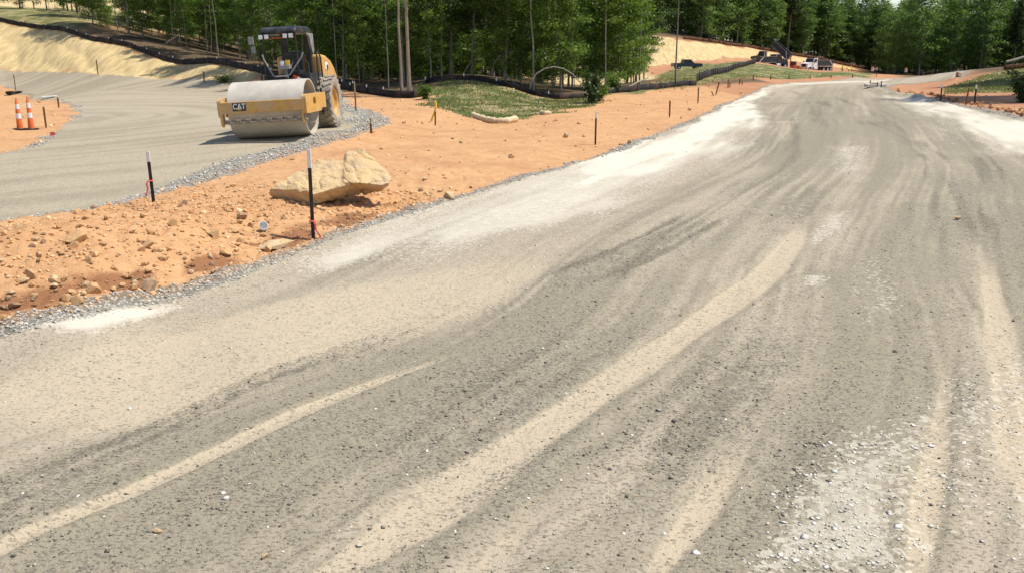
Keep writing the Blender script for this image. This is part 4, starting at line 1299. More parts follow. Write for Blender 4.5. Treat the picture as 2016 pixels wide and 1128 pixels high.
def boulder_material():
    k = NT_('boulder_stone')
    n1 = k.noise(2.2, 5, .65); n2 = k.noise(9, 5, .65); n3 = k.noise(40, 3, .6)
    c = k.mix(k.ss(.35, .68, n1), (.62, .44, .225), (.57, .415, .25))
    c = k.mix(k.mth('MULTIPLY', k.ss(.56, .72, k.noise(1.5, 4, .6)), .7), c, (.62, .33, .10))
    c = k.mix(k.mth('MULTIPLY', k.ss(.55, .72, n2), .35), c, (.40, .32, .235))
    c = k.mix(k.mth('MULTIPLY', k.ss(.58, .7, n3), .35), c, (.26, .19, .12))
    k.bump(k.mth('ADD', n2, k.mth('MULTIPLY', n3, .5)), 1.0, .05)
    return k.done(c, .9, .15)
M_BOULD = boulder_material()
bp = spot(650, 402)
bz = MB()
bz.bm(hull([(-.80,.50,.42),(-.55,.78,.54),(-.22,.98,.66),(.13,1.0,.64),(.45,.92,.62),(.9,.42,.42),(.3,.05,.36),(-.02,-.02,.36),(-.06,-.24,.24),(-.20,-.30,.20),(-.48,-.06,.33),(-.82,.22,.38),(-.6,.6,.05),(0,.7,.0),(-.2,-.10,.0),(-.05,.0,.04),(-.4,.15,0),(.5,.65,.05)]))
bz.bm(hull([(.14,1.02,.64),(.16,1.08,.78),(.30,1.1,.78),(.46,1.1,.83),(.60,1.02,.74),(.98,.52,.46),(1.06,.32,.40),(1.04,.14,.34),(.9,.02,.31),(.55,-.03,.36),(.25,.0,.37),(.2,.45,.12),(.85,.55,.10),(.5,.8,.0),(.1,.6,.45)]))
bz.bm(hull([(-1.06,.10,.16),(-1.02,.04,.26),(-.95,.12,.33),(-.86,.28,.37),(-.62,.30,.36),(-.42,-.06,.31),(-.25,-.22,.24),(-.25,-.05,-.05),(-.95,.22,-.05),(-.5,.12,-.05),(-.7,.5,0)]))
bme = remeshed(bz, .021, 'boulder')
co = np.empty(len(bme.vertices) * 3); bme.vertices.foreach_get('co', co); co = co.reshape(-1, 3)
nrm = np.empty(len(bme.vertices) * 3); bme.vertices.foreach_get('normal', nrm); nrm = nrm.reshape(-1, 3)
rg_ = 1 - np.abs(noise3(co, .22, 11)) * 2.2
co += nrm * (noise3(co, .34, 1) * .045 + noise3(co, .11, 5) * .02 + noise3(co, .05, 7) * .008 - np.maximum(rg_ - .72, 0) * .10)[:, None]
bme.vertices.foreach_set('co', co.ravel()); bme.update()
bme.materials.append(M_BOULD); bme.polygons.foreach_set('use_smooth', np.ones(len(bme.polygons), bool)); bme.set_sharp_from_angle(angle=R(32))
tag(obj('boulder', bme, None, (bp.x, bp.y - .05, bp.z + .05)), 'large tan slab boulder with overhanging edge on the orange earth', 'boulder')

# ------------------------------------------------------------------ rocks
def rock_mesh(seed, flat=.7, n=16):
    rg = np.random.default_rng(seed)
    p = rg.normal(0, 1, (n, 3)); p /= np.linalg.norm(p, axis=1)[:, None]
    p *= rg.uniform(.82, 1.05, (n, 1)); p *= np.array((1, rg.uniform(.6, .95), flat)) * .5
    return MB().bm(hull([tuple(q) for q in p])).mesh('rock', None)
M_ROCK = []
for nm_, c_ in (('clay_rock', (.52, .32, .16)), ('tan_rock', (.55, .40, .24)), ('brown_rock', (.30, .20, .13)), ('red_clay', (.35, .165, .085))):
    M_ROCK.append(plain(nm_, c_, .92, .12, 0, .25, 12, ((.48, .27, .12), .5), .012))
ROCKS = [[None] * 6 for _ in range(4)]
for mi in range(4):
    for si in range(6):
        me = rock_mesh(300 + si, (.55, .7, .8, .6, .45, .9)[si]).copy(); me.materials.append(M_ROCK[mi]); ROCKS[mi][si] = me
def rock(x, y, size, mi, label, group=None, sink=.22, si=None, sc=(1, 1, 1), rz=None, cat='rock', name='rock'):
    si = random.randrange(6) if si is None else si
    o = obj(name, ROCKS[mi][si], None, (x, y, ground_z(x, y) + size * .25 * sc[2] * (1 - sink)))
    o.rotation_euler = (random.gauss(0, .25), random.gauss(0, .25), random.uniform(0, 6.28) if rz is None else rz)
    o.scale = (size * sc[0], size * sc[1], size * sc[2])
    return tag(o, label, cat, group)
for (u, v, s, mi, si, lab) in [
    (293, 573, .26, 2, 1, 'dark faced rock at the foot of the berm beside the gravel strip'),
    (885, 394, .24, 1, 2, 'tan rock by the gravel strip right of the boulder'),
    (747, 404, .22, 1, 1, 'tan rock under the right end of the boulder'),
    (185, 573, .19, 0, 2, 'blocky orange rock low on the berm with a shaded face'),
    (30, 597, .17, 2, 0, 'dark rock at the lower left foot of the berm'),
    (672, 444, .16, 1, 3, 'angular rock right of the black post with ribbon'),
    (1113, 270, .30, 1, 3, 'pale broken rock on the orange shoulder left of the black post'),
    (735, 262, .16, 0, 1, 'small rock beside the short stake near the roller'),
    (394, 404, .12, 2, 1, 'single dark rock on smooth earth behind the berm'),
    (867, 378, .14, 1, 4, 'small flat rock left of the tan rock by the gravel strip'),
    (1240, 285, .22, 2, 2, 'dark clod cluster at the gravel edge right of the post'),
    (1358, 218, .28, 2, 4, 'dark clod on the orange shoulder near the road edge'),
]:
    p = unproj(u, v); rock(p[0], p[1], s, mi, lab, si=si)
p = unproj(545, 494); rock(p[0], p[1], .62, 1, 'flat pale slab half buried in front of the black post', si=4, sc=(1, .7, .5), rz=.5, sink=.35)
p = unproj(150, 482); rock(p[0], p[1], .50, 0, 'large tan slab lying on the slope of the berm', si=0, sc=(.7, 1, .8), rz=.3, sink=.45)
p = unproj(460, 455); rock(p[0], p[1], .30, 0, 'flat orange slab left of the white cap', si=4, sc=(1, .8, .6), sink=.3)
nb_ = 0
while nb_ < 110:
    u = random.uniform(0, 640); v = random.uniform(400, 640)
    p = unproj(u, v)
    if grid_lookup(dirt, p[:1], p[1:])[0] < .6 or p[1] > 16: continue
    if abs(u - 650) < 110 and 300 < v < 420: continue
    low = grid_lookup(MK['edge_t'], p[:1], p[1:])[0]
    if random.random() > (.9 if -1.6 < low < -.2 else .45): continue
    rock(p[0], p[1], min(.22, random.lognormvariate(math.log(.095), .35)), random.choice((0, 0, 0, 1, 2)), 'small orange clay rock strewn on the berm beside the road', 'small rocks strewn on the berm'); nb_ += 1
for k in range(40):
    u = random.uniform(640, 1450); v = random.uniform(200, 440)
    p = unproj(u, v)
    if grid_lookup(dirt, p[:1], p[1:])[0] < .6: continue
    rock(p[0], p[1], random.uniform(.08, .2), random.choice((0, 0, 1, 2)), 'small stone lying on the bare orange shoulder beyond the boulder', 'stones on the orange shoulder')
# windrow of red clay clods along the right road edge
for k in range(90):
    f = random.random() ** 1.3
    u = 2020 - f * 260; vb = np.interp(u, [1745, 1775, 1830, 1900, 1960, 2020], [176, 186, 192, 208, 220, 232])
    p = unproj(u, vb - random.uniform(1, 10) * (1 - .4 * f))
    rock(p[0], p[1], random.uniform(.14, .36), random.choice((3, 3, 3, 0)), 'reddish clay clod in the ridge along the right road edge', 'clay clods along the right road edge', .25, cat='clod', name='clay_clod')
p = unproj(1886, 153); rock(p[0], p[1], .75, 2, 'dark boulder on the pale ground beyond the right shoulder', si=2, cat='boulder', name='boulder')
# loose stones standing out on the road
for (u, v, s, mi) in [(310, 1046, .06, 1), (522, 1098, .055, 1), (1885, 433, .16, 1), (705, 700, .05, 1)]:
    p = unproj(u, v); rock(p[0], p[1], s, mi, {310: 'pale stone alone on the road at the lower left', 522: 'pale stone near the bottom edge of the road', 1885: 'grey stone lying on the far right of the road', 705: 'small stone on the edge of the dark gravel track'}[u], cat='stone', name='stone')
cap = spot(519, 455)
cp_ = MB().lathe([(.001, 0), (.058, 0), (.066, .006), (.066, .11), (.060, .11), (.060, .012), (.001, .012)], 'z', 24).build('plastic_disc', M_WHT, None, True, (cap.x, cap.y, cap.z + .05), (R(62), 0, R(18)))
tag(cp_, 'round white plastic cap sitting on the orange earth left of the post', 'cap')

# ------------------------------------------------------------------ posts and stakes
def stake(u, vb, vt, label, style='wood', width=.04, ribbon=None, lean=0.0, D=None, name=None, group=None):
    p = Vector(pix_at_D(u, vb, D)) if D else spot(u, vb)
    zg = ground_z(p.x, p.y)
    h = (vb - vt) / F_PX * zc_of(p.x, p.y, zg) / CP
    root = empty(name or ('fence_post' if style == 'black' else 'survey_stake'), (p.x, p.y, zg))
    root.rotation_euler = (random.gauss(0, .012), lean + random.gauss(0, .012), random.uniform(-.5, .5))
    w = width
    if style == 'black':
        hb = h * .80
        MB().box((0, 0, hb / 2 - .1), (w, w * .22, hb + .2)).box((0, w * .45, hb / 2 - .1), (w * .24, w * .8, hb + .2)).build('post', M_POST, root)
        MB().box((0, 0, (hb + h) / 2 + .001), (w * 1.06, w * .3, h - hb)).box((0, w * .45, (hb + h) / 2), (w * .3, w * .8, h - hb)).build('white_tip', M_WHT, root)
    elif style == 'pale':
        MB().box((0, 0, h * .3 - .1), (w, w * .6, h * .6 + .2)).build('stake', M_WOOD, root)
        MB().box((0, 0, h * .8), (w * .9, w * .5, h * .4)).build('stake_top', M_PWOOD, root)
    else:
        b_ = MB().prism([(-w / 2, h), (-w / 2, .1), (0, -.15), (w / 2, .1), (w / 2, h)], -w * .3, w * .3, 'y').build('stake', M_WOOD, root)
        MB().box((0, 0, h + .012), (w * 1.15, w * .75, .03)).build('stake_head', M_PWOOD, root)
    if ribbon:
        z0 = h * ribbon[0]; L = h * ribbon[1]; sx = ribbon[2]
        V = []; F = []
        for i in range(7):
            f = i / 6
            x_ = sx * (w * .6 + L * .28 * f + .015 * math.sin(f * 9)); y_ = -w * .5 - .02 * math.sin(f * 6)
            for d in (-.014, .014): V.append((x_ + d, y_, z0 - L * f))
        F = [(2 * i, 2 * i + 1, 2 * i + 3, 2 * i + 2) for i in range(6)]
        rb = MB().add(V, F).build('ribbon', M_PINK, root)
        rb.modifiers.new('t', 'SOLIDIFY').thickness = .002
        MB().tube([(.75 * w * math.cos(a * .785), .75 * w * math.sin(a * .785), z0) for a in range(9)], .009, 5, False).build('knot', M_PINK, root)
    tag(root, label, 'stake' if style != 'black' else 'post', group)
    return root
stake(617, 472, 301, 'tall black post with white tip and pink ribbon before the boulder', 'black', .052, (.22, .2, 1))
stake(303, 403, 306, 'black post with white tip and red ribbon on the berm crest', 'black', .05, (.44, .3, -1))
stake(1172, 284, 222, 'black post with white tip alone on the orange shoulder', 'black', .05)
stake(1851, 203, 170, 'white tipped post leftmost on the right shoulder', 'black', .07)
stake(1918, 206, 170, 'white tipped post rightmost on the right shoulder', 'black', .08)
stake(1901, 208, 176, 'brown stake between the two white tipped posts on the right', 'wood', .07, None, .08)
stake(1318, 233, 203, 'brown stake by the road edge second from the black post', 'wood', .06)
stake(1374, 204, 175, 'brown stake standing straight left of the leaning one', 'wood', .06)
stake(1409, 188, 163, 'brown stake leaning to the right on the shoulder', 'wood', .07, None, .22)
stake(1405, 190, 181, 'short broken stake at the foot of the leaning one', 'wood', .06, None, -.5)
stake(1433, 174, 159, 'brown stake just beyond the leaning one', 'wood', .08)
stake(1437, 172, 165, 'short stub stake beside a taller one beyond the leaning stake', 'wood', .07)
stake(1456, 167, 157, 'small stake where the shoulder begins to bend', 'wood', .08)
stake(1461, 168, 161, 'small stub beside the stake at the shoulder bend', 'wood', .07)
stake(1483, 159, 149, 'small stake in front of the mound left end', 'wood', .09)
for i, (u, vb, vt) in enumerate([(1517, 158, 150), (1553, 157, 149), (1595, 156, 150), (1636, 155, 149), (1678, 154, 148), (1725, 152, 146)]):
    stake(u, vb, vt, 'tiny far stake along the orange strip before the mound', 'wood', .10, group='far stakes before the mound')
stake(31, 179, 150, 'stake at the far tip of the left dirt island', 'wood', .07)
stake(91, 252, 214, 'brown stake right of the two orange channelizers', 'wood', .06, None, 0)
stake(116, 213, 195, 'short stake by the white board on the dirt island', 'wood', .06)
stake(193, 147, 120, 'tall stake at the foot of the straw bank', 'wood', .09)
stake(402, 163, 144, 'stake at the foot of the straw bank near the weeds', 'wood', .09)
stake(515, 166, 144, 'thin stake just behind the roller on the left', 'wood', .07, None, 0, 62)
stake(701, 221, 165, 'two tone stake right of the roller tyre', 'pale', .05)
stake(731, 263, 234, 'short two tone stake at the gravel end near the roller', 'pale', .06)
stake(857, 247, 222, 'orange brown stake with the yellow hose hanging on it', 'wood', .05)
stake(1712, 176, 167, 'thin stake at the left of the pale inlet slab', 'wood', .07)
stake(1726, 178, 168, 'thin stake in the middle of the pale inlet slab', 'wood', .07)
stake(1734, 178, 164, 'thin stake at the right of the pale inlet slab', 'wood', .07)
q = spot(100, 275)
fl = MB().tube([(0, 0, -.05), (0, 0, .22)], .006, 5).build('marker_flag', M_SILV, None, False, q)
MB().add([(0, 0, .10), (.16, .01, .12), (.15, -.01, .22), (0, 0, .22), (0, .003, .10), (.16, .013, .12), (.15, -.007, .22), (0, .003, .22)], [(0, 1, 2, 3), (7, 6, 5, 4), (0, 4, 5, 1), (2, 6, 7, 3), (1, 5, 6, 2)]).build('flag', M_PINK, fl)
tag(fl, 'small pink marker flag at the edge of the dirt island', 'flag')

# ------------------------------------------------------------------ channelizers
def channelizer(u, vb, vt, label):
    p = spot(u, vb)
    h = (vb - vt) / F_PX * zc_of(*p) / CP
    root = empty('channelizer', p); k = h / 1.1
    MB().prism([(.24 * math.cos(R(22.5 + 45 * i)), .24 * math.sin(R(22.5 + 45 * i))) for i in range(8)], -.01, .05, 'z').build('base', M_RUB, root)
    MB().lathe([(.001, .05), (.105, .05), (.085, .35 * h), (.068, .66 * h), (.052, .88 * h), (.036, .91 * h), (.030, .95 * h), (.001, .95 * h)], 'z', 20).build('body', M_ORG, root, True)
    for f0, f1 in ((.36, .52), (.66, .82)):
        r0_ = np.interp(f0, [.05, .35, .66, .88], [.105, .085, .068, .052]); r1_ = np.interp(f1, [.05, .35, .66, .88], [.105, .085, .068, .052])
        MB().lathe([(r0_ + .003, f0 * h), (r1_ + .003, f1 * h)], 'z', 20).build('reflective_band', M_BAND, root, True)
    MB().tube([(-.03, 0, .94 * h), (-.03, 0, .99 * h), (0, 0, h), (.03, 0, .99 * h), (.03, 0, .94 * h)], .012, 6).build('handle', M_ORG, root)
    tag(root, label, 'channelizer')
channelizer(40, 256, 197, 'left of two orange channelizers with white bands on the dirt island')
channelizer(62, 255, 193, 'right of two orange channelizers with white bands on the dirt island')

def barrel(u, v, D, label, h=1.05):
    p = pix_at_D(u, v, D); root = empty('traffic_barrel', (p[0], p[1], max(p[2], ground_z(p[0], p[1]))))
    MB().lathe([(.001, 0), (.36, 0), (.36, .08), (.30, .10), (.30, .12), (.001, .12)], 'z', 16).build('base', M_RUB, root)
    MB().lathe([(.29, .121), (.29, .38), (.27, .38), (.27, .66), (.25, .66), (.25, .92), (.20, h), (.001, h)], 'z', 18).build('body', M_ORG, root)
    for z0, r_ in ((.18, .293), (.44, .273), (.71, .253)):
        MB().lathe([(r_, z0), (r_, z0 + .15)], 'z', 18).build('reflective_band', M_BAND, root)
    tag(root, label, 'traffic barrel')
barrel(1717, 142, 200, 'orange and white traffic barrel right of the workers')
barrel(1783, 144, 205, 'orange and white traffic barrel beside the dark blue car')

# ------------------------------------------------------------------ silt fences
def fence(pts, label, hgt=.62, mat=None, tags=True, step=2.3, white=False):
    P = [Vector(pix_at_D(*p)) for p in pts]
    L = [P[0]]
    for a, b in zip(P[:-1], P[1:]):
        n = max(1, int((b - a).length / .45))
        for i in range(1, n + 1): L.append(a.lerp(b, i / n))
    base_ = Vector((L[0].x, L[0].y, ground_z(L[0].x, L[0].y)))
    root = empty('silt_fence', base_)
    V = []; F = []
    acc = 0; since = 9
    posts = []
    for i, p in enumerate(L):
        if i: acc += (p - L[i - 1]).length; since += (p - L[i - 1]).length
        zg = ground_z(p.x, p.y)
        ph = (acc % step) / step
        sag = .10 * math.sin(math.pi * ph) * hgt + random.uniform(-.02, .02)
        bul = .05 * math.sin(acc * 2.1) + random.uniform(-.03, .03)
        for f in (0, .4, 1.0):
            V.append((p.x - base_.x + bul * f, p.y - base_.y - bul * (1 - f), zg - base_.z - .05 + f * (hgt - sag + .05)))
        if since >= step: posts.append((p, zg)); since = 0
    for i in range(len(L) - 1):
        for j in range(2): F.append((3 * i + j, 3 * i + 3 + j, 3 * i + 4 + j, 3 * i + 1 + j))
    fb = MB().add(V, F).build('fabric', mat or M_FAB, root, True)
    fb.modifiers.new('t', 'SOLIDIFY').thickness = .012
    pm = None
    for p, zg in posts:
        if pm is None:
            po = MB().box((0, 0, hgt * .55), (.045, .045, hgt * 1.3)).build('post', M_POST, root); pm = po.data
            tgm = MB().box((0, -.03, hgt * 1.06), (.07, .012, .16)).mesh('post_tag', M_WHT)
        else: po = obj('post', pm, root)
        po.location = Vector((p.x, p.y - .05, zg)) - base_
        if tags and random.random() < .75: obj('tag', tgm, po)
    tag(root, label, 'silt fence')
fence([(-40,34,116),(0,42,112),(60,51,108),(120,60,104),(190,76,98),(250,90,94),(340,108,87),(420,124,81),(485,138,73),(540,150,69),(600,161,66),(650,172,60),(700,182,55)], 'long black silt fence along the top of the straw bank', .5)
fence([(690,181,55.5),(740,188,52),(780,194,50),(815,195,49.5),(833,192,50),(838,187,51)], 'black silt fence curving round the pale pine corner', .42)
fence([(838,168,56),(880,159,56),(930,158,56),(965,165,55),(1003,173,54),(1030,181,53),(1053,189,52),(1080,194,51),(1102,197,50),(1130,197,50.5),(1153,193,51)], 'black silt fence above the mown grass hollow', .3)
fence([(1176,188,54),(1210,184,55.5),(1250,180,57.5),(1300,176,62),(1340,173,65),(1370,169,67)], 'low black silt fence between the thin wood and orange shoulder', .4, tags=False)
fence([(1371,166,72),(1388,157,80),(1405,148,90),(1425,141,101),(1448,135,114),(1470,127,128),(1488,122,142)], 'black silt fence climbing beside the dark green field', .7)
fence([(1345,79,206),(1420,88,219),(1480,95,233),(1540,105,245),(1600,115,253),(1660,128,259),(1720,140,263)], 'long dark silt fence along the top of the far tan bank', .8, M_BROWNFAB, False, 4)
fence([(1975,141,81),(2016,137,81),(2060,133,81)], 'brown silt fence on the crest of the right mound', .5, M_BROWNFAB, False)

# ------------------------------------------------------------------ wattles, hose, board, heaps
def lump_tube(pts, r_, name, mat, label, cat):
    P = []
    for (u, v) in pts:
        s = spot(u, v); P.append(s + Vector((0, 0, r_ * .7)))
    fine = []
    for a, b in zip(P[:-1], P[1:]):
        for i in range(5): fine.append(a.lerp(b, i / 5))
    fine.append(P[-1])
    b0 = fine[0].copy(); b0.z -= r_ * .7
    rs = [r_ * (1 + .14 * math.sin(i * 1.9) + random.uniform(-.08, .08)) * (.55 if i in (0, len(fine) - 1) else 1) for i in range(len(fine))]
    tag(MB().tube([p - b0 for p in fine], rs, 10).build(name, mat, None, True, b0), label, cat)
lump_tube([(930, 230), (942, 236), (958, 241), (975, 243), (995, 243), (1018, 238)], .13, 'straw_wattle', M_WATT, 'long tan straw wattle lying in the bottom of the swale', 'wattle')
lump_tube([(1064, 226), (1074, 227), (1084, 226)], .10, 'straw_wattle', M_WATT, 'short piece of straw wattle right of the long one', 'wattle')
q = spot(852, 246)
tag(MB().tube([Vector(pix_at_D(u, v, q.y)) - q for u, v in [(856, 199), (858, 205), (858, 214), (855, 224), (851, 233), (849, 240)]], .035, 8).build('yellow_hose', M_YHOSE, None, True, q), 'yellow plastic hose hanging on a stake at the shoulder edge', 'hose')
q = spot(97, 194)
tag(MB().box((0, 0, .14), (1.25, .5, .05), None, .008).build('white_board', M_WHT, None, False, q, (R(4), R(-3), R(4))), 'white board lying on the far edge of the dirt island', 'board')
q = spot(28, 186)
hv = MB()
for k in range(7):
    hv.bm(hull([tuple(np.array((random.uniform(-.5, .5), random.uniform(-.25, .25), .08)) + RNG.normal(0, .16, 3) * np.array((1.6, 1, .6))) for _ in range(12)]))
tag(hv.build('crumpled_sheet', M_FAB, None, False, q), 'crumpled dark sheeting at the foot of the island stake', 'sheeting')
q = spot(1722, 177)
ib = MB().box((0, 0, .10), (1.35, 1.0, .22), None, .02).build('storm_inlet', M_CONC, None, False, (q.x, q.y, q.z), (0, 0, R(-12)))
MB().lathe([(.30, .215), (.30, .26), (.24, .26), (.24, .225), (.001, .225)], 'z', 20).build('inlet_ring', M_STEEL, ib)
tag(ib, 'pale concrete inlet slab at the bend of the road', 'inlet')
p = spot(1990, 146)
lg_ = Vector(pix_at_D(2000, 137, 86)); lg_.z = ground_z(lg_.x, lg_.y) + .45
tag(MB().tube([(-1.0, 0, 0), (0, 0, .25), (1.3, 0, .7)], [.12, .14, .08], 8).build('log', M_DEAD, None, True, lg_), 'pale log lying behind the crest of the right mound', 'log')

# ------------------------------------------------------------------ dump trucks
def wheel_simple(root, c, rad, wid, mat_r=None):
    w = MB().lathe([(rad * .55, -wid / 2), (rad * .92, -wid / 2), (rad, -wid * .35), (rad, wid * .35), (rad * .92, wid / 2), (rad * .55, wid / 2)], 'y', 20, c, True).build('wheel', M_RUB, root)
    MB().lathe([(rad * .56, -wid * .42), (rad * .3, -wid * .25), (.001, -wid * .25)], 'y', 16, c).lathe([(rad * .56, wid * .42), (rad * .3, wid * .25), (.001, wid * .25)], 'y', 16, c).build('rim', mat_r or M_SILV, w)

def dump_truck(loc, rz, paint, label, raise_=0.0):
    T = empty('dump_truck', loc, rz); tag(T, label, 'dump truck')
    MB().box((.2, 0, .88), (8.0, .9, .28)).build('chassis', M_BLK, T)
    # hood and cab; +x is forward
    hd = MB().prism([(2.45, .95), (4.20, .95), (4.25, 1.25), (4.12, 1.78), (3.9, 1.88), (2.45, 2.05)], -1.0, 1.0, 'y').build('hood', paint, T)
    MB().box((4.245, 0, 1.42), (.06, 1.15, .62)).build('grille', M_BLK, hd)
    MB().box((4.32, 0, .80), (.22, 2.35, .34), None, .03).build('bumper', M_SILV, T)
    for s in (-1, 1):
        MB().box((4.20, s * .84, 1.28), (.10, .26, .24), None, .02).build('headlight', M_LAMP, T)
        MB().lathe([(.60, s * .72), (.66, s * .72), (.66, s * 1.16), (.60, s * 1.16)], 'y', 20, (3.55, 0, .55), True).build('mudguard', paint, T)
    cb = MB().prism([(1.15, 1.0), (2.55, 1.0), (2.55, 2.02), (2.30, 2.82), (2.1, 2.92), (1.15, 2.92)], -1.12, 1.12, 'y').build('cab', paint, T)
    MB().prism([(2.555, 2.08), (2.585, 2.08), (2.375, 2.76), (2.345, 2.76)], -1.0, 1.0, 'y').build('windscreen', M_GLS, cb)
    for s in (-1, 1):
        dr_ = MB().box((1.82, s * 1.125, 1.62), (1.0, .03, 1.1)).build('door', paint, cb)
        MB().prism([(1.42, 2.05), (2.36, 2.05), (2.18, 2.72), (1.42, 2.72)], s * 1.13, s * 1.15, 'y').build('side_window', M_GLS, cb)
        MB().tube([(2.5, s * 1.12, 2.1), (2.6, s * 1.45, 2.2)], .025, 5).box((2.62, s * 1.5, 2.1), (.08, .2, .5)).build('mirror', M_BLK, cb)
        MB().tube([(1.0, s * 1.0, .9), (1.0, s * 1.0, 3.1)], .08, 10).build('exhaust', M_SILV, T)
        MB().lathe([(.001, -.55), (.32, -.55), (.32, .55), (.001, .55)], 'x', 16, (1.65, s * .95, .72)).build('fuel_tank', M_SILV, T)
    MB().box((1.8, 0, 2.96), (1.1, 2.0, .07)).build('visor', M_BLK, cb)
    # body
    bd = empty('body_pivot', (-3.9, 0, 1.05)); bd.parent = T; bd.rotation_euler = (0, -raise_, 0); bd.name = 'dump_body'
    B = MB()
    B.box((2.35, 0, .14), (4.9, 2.3, .12))
    for s in (-1, 1): B.prism([(-.1, .08), (4.8, .08), (4.9, 1.45), (.0, 1.45)], s * 1.12, s * 1.22, 'y')
    B.box((4.82, 0, .78), (.10, 2.3, 1.38))
    B.build('body_side', M_TRKB, bd)
    MB().box((-.09, 0, .78), (.09, 2.3, 1.38)).build('tailgate', M_TRKB, bd)
    for s in (-1, 1):
        MB().box((2.4, s * 1.25, 1.42), (4.95, .07, .10)).build('rail', M_GREY, bd)
        q_ = Matrix.Rotation(R(-44), 3, 'Y').to_quaternion()
        MB().box((.55, s * 1.255, .78), (1.75, .06, .16), q_).build('strut', M_SILV, bd)
        MB().box((2.4, s * 1.245, .20), (4.9, .05, .10)).build('rail', M_GREY, bd)
    MB().box((5.05, 0, 1.5), (.7, 2.3, .08)).build('cab_guard', M_TRKB, bd)
    for x_ in (3.55, -1.0, -2.35, -3.4):
        for s in (-1, 1): wheel_simple(T, (x_, s * 1.0, .52), .52, .34 if x_ > 3 else .5)
    return T
def far_place(u, v, D):
    p = pix_at_D(u, v, D); return Vector((p[0], p[1], ground_z(p[0], p[1])))
dump_truck(far_place(1607, 141, 204), R(180 + 32), M_WHT, 'white cab dump truck with black body, parked facing left')
dump_truck(far_place(1514, 138, 202), R(180 + 205), M_TRKB, 'black dump truck left of the white cab truck, body lowered')
dump_truck(far_place(1514, 137, 210), R(150), M_TRKB, 'black dump truck with its body tipped up behind the mound', R(40))

def car(loc, rz, paint, label, name='parked_car', pickup=False):
    T = empty(name, loc, rz); tag(T, label, 'pickup truck' if pickup else 'car')
    if pickup:
        bdy = MB().prism([(-2.7, .5), (2.7, .5), (2.75, .8), (2.6, 1.08), (1.1, 1.15), (-2.7, 1.15)], -.95, .95, 'y').build('body', paint, T)
        MB().prism([(-.9, 1.152), (1.15, 1.152), (.5, 1.78), (-.75, 1.80)], -.85, .85, 'y').build('cabin', paint, T)
        gx = (-.75, .85)
    else:
        bdy = MB().prism([(-2.2, .42), (2.2, .42), (2.25, .7), (2.05, .92), (.9, 1.0), (-2.0, 1.02), (-2.25, .8)], -.90, .90, 'y').build('body', paint, T)
        MB().prism([(-1.8, 1.022), (.95, 1.002), (.25, 1.48), (-1.3, 1.50)], -.78, .78, 'y').build('cabin', paint, T)
        gx = (-1.3, .5)
    zt = 1.70 if pickup else 1.42; zb = 1.22 if pickup else 1.08
    for s in (-1, 1):
        MB().prism([(gx[0] + .02, zb), (gx[1], zb), (gx[1] - .5, zt), (gx[0] + .15, zt)], s * (.852 if pickup else .782), s * (.862 if pickup else .80), 'y').build('side_window', M_GLS, T)
        MB().box((2.2 if not pickup else 2.68, s * .66, .78), (.08, .34, .14)).build('headlight', M_LAMP, T)
        for x_ in ((1.4, -1.35) if not pickup else (1.75, -1.7)): wheel_simple(T, (x_, s * .84, .35), .35, .22)
    return T
car(far_place(1352, 126, 168), R(8), M_BLUE, 'dark pickup behind the thin wood at the edge of the green field', 'pickup_truck', True)
car(far_place(1772, 143, 232), R(20), M_BLUE, 'dark blue car under the trees left of a traffic barrel')
car(far_place(1818, 144, 236), R(15), M_WHT, 'white car under the trees right of the dark blue car')
# rust coloured road machine between the trucks
q = far_place(1564, 139, 196)
rm_ = empty('compact_loader', q, R(25)); tag(rm_, 'small rust orange loader between the two dump trucks', 'loader')
M_RUST = plain('rust_orange', (.42, .10, .04), .6, .3, 0, .2, 5)
MB().box((0, 0, .95), (1.7, 1.3, .8), None, .08).build('body', M_RUST, rm_)
MB().box((-.45, 0, 1.75), (.8, 1.1, .8), None, .05).build('cab', M_BLK, rm_)
MB().tube([(-.9, .4, 1.2), (-.9, .4, 2.9)], .12, 8).build('exhaust', M_RUST, rm_)
MB().prism([(1.2, .25), (1.8, .2), (1.9, .9), (1.75, .9), (1.65, .4), (1.25, .5)], -.85, .85, 'y').build('bucket', M_YHOSE, rm_)
for s in (-1, 1):
    MB().box((.85, s * .72, .8), (1.3, .14, .18), Matrix.Rotation(R(25), 3, 'Y').to_quaternion()).build('arm', M_RUST, rm_)
    for x_ in (-.55, .55): wheel_simple(rm_, (x_, s * .78, .4), .4, .28, M_YHOSE)

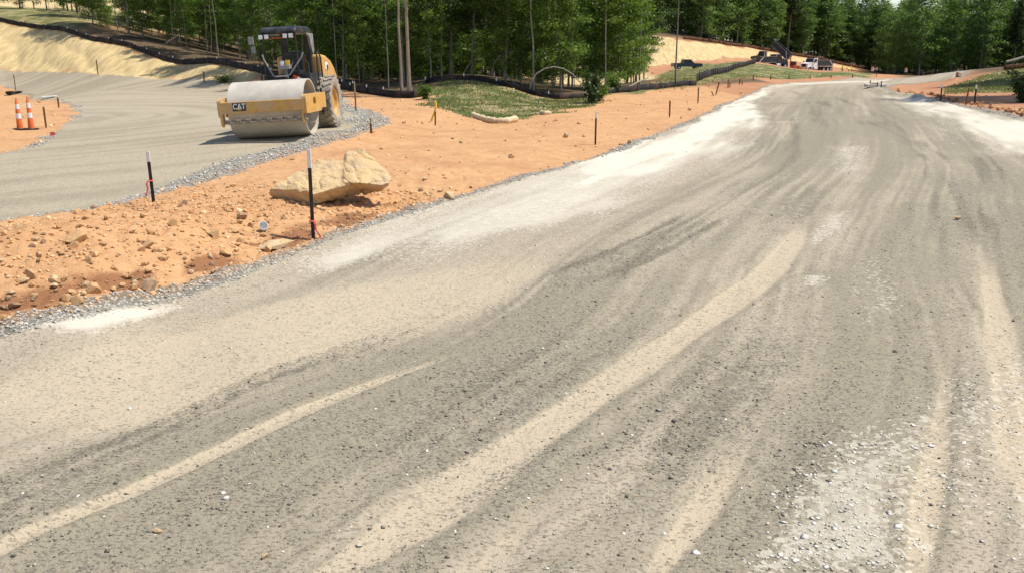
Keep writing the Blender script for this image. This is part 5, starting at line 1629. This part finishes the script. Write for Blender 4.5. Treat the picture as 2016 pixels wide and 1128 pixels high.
# ------------------------------------------------------------------ workers
def person(loc, rz, label, bend=0.0, seed=0):
    J = {'pel': (0, 0, .95), 'sp': (.02, 0, 1.18), 'ch': (.03, 0, 1.38), 'nk': (.03, 0, 1.52), 'hd': (.05, 0, 1.66), 'top': (.05, 0, 1.75),
         'sl': (.02, .19, 1.42), 'el': (.04, .26, 1.15), 'wl': (.18, .24, .95), 'hl': (.24, .23, .88), 'sr': (.02, -.19, 1.42), 'er': (.0, -.27, 1.14), 'wr': (.10, -.27, .90), 'hr': (.14, -.27, .82),
         'll': (0, .10, .90), 'kl': (.06, .12, .50), 'al': (.0, .13, .09), 'fl': (.17, .14, .04), 'lr': (0, -.10, .90), 'kr': (-.02, -.12, .50), 'ar': (-.08, -.13, .09), 'fr': (.08, -.14, .04)}
    E = [('pel', 'sp'), ('sp', 'ch'), ('ch', 'nk'), ('nk', 'hd'), ('hd', 'top'), ('ch', 'sl'), ('sl', 'el'), ('el', 'wl'), ('wl', 'hl'), ('ch', 'sr'), ('sr', 'er'), ('er', 'wr'), ('wr', 'hr'), ('pel', 'll'), ('ll', 'kl'), ('kl', 'al'), ('al', 'fl'), ('pel', 'lr'), ('lr', 'kr'), ('kr', 'ar'), ('ar', 'fr')]
    Rd = {'pel': .15, 'sp': .14, 'ch': .16, 'nk': .065, 'hd': .10, 'top': .07, 'sl': .075, 'el': .05, 'wl': .036, 'hl': .045, 'sr': .075, 'er': .05, 'wr': .036, 'hr': .045, 'll': .10, 'kl': .065, 'al': .045, 'fl': .045, 'lr': .10, 'kr': .065, 'ar': .045, 'fr': .045}
    names = list(J); P = []
    for n_ in names:
        v = Vector(J[n_])
        if n_ not in ('pel', 'll', 'kl', 'al', 'fl', 'lr', 'kr', 'ar', 'fr') and bend:
            q_ = v - Vector((0, 0, .95)); v = Matrix.Rotation(bend, 3, 'Y') @ q_ + Vector((0, 0, .95))
        P.append(v)
    me = bpy.data.meshes.new('tmp'); me.from_pydata(P, [(names.index(a), names.index(b)) for a, b in E], [])
    o = obj('tmp', me); o.modifiers.new('s', 'SKIN')
    for i, n_ in enumerate(names):
        sv_ = me.skin_vertices[0].data[i]; sv_.radius = (Rd[n_], Rd[n_]); sv_.use_root = n_ == 'pel'
    o.modifiers.new('ss', 'SUBSURF').levels = 1
    dg = bpy.context.evaluated_depsgraph_get()
    out = bpy.data.meshes.new_from_object(o.evaluated_get(dg)); out.name = 'body'
    bpy.data.objects.remove(o)
    out.materials.clear(); out.materials.append(M_TROUS); out.materials.append(M_SKIN); out.materials.append(M_HIVIS)
    hd = P[names.index('hd')]; pv = Vector((0, 0, .95))
    for f in out.polygons:
        c = f.center
        f.use_smooth = True
        if (c - hd).length < .15 or (c - P[names.index('hl')]).length < .08 or (c - P[names.index('hr')]).length < .08: f.material_index = 1
        elif (c - pv).dot((P[names.index('ch')] - pv).normalized()) > .05 and abs(c.y) < .3 and c.z > .8: f.material_index = 2
    T = obj('person', out, None, loc, (0, 0, rz)); tag(T, label, 'person')
    a_ = (P[names.index('top')] - hd).normalized()
    hm = MB().lathe([(.135, -.02), (.16, -.025), (.16, -.01), (.125, .0), (.115, .07), (.07, .12), (.001, .135)], 'z', 14).build('helmet', M_HIVIS, T, True)
    hm.location = hd + a_ * .05; hm.rotation_euler = (0, bend, 0)
person(far_place(1658, 142, 208), R(200), 'worker in yellow vest and helmet standing left of the other two')
person(far_place(1671, 142, 209), R(180), 'worker in yellow vest bending forward in the middle of three', R(50))
person(far_place(1677, 142, 210), R(170), 'worker in yellow vest rightmost of the three', R(15))
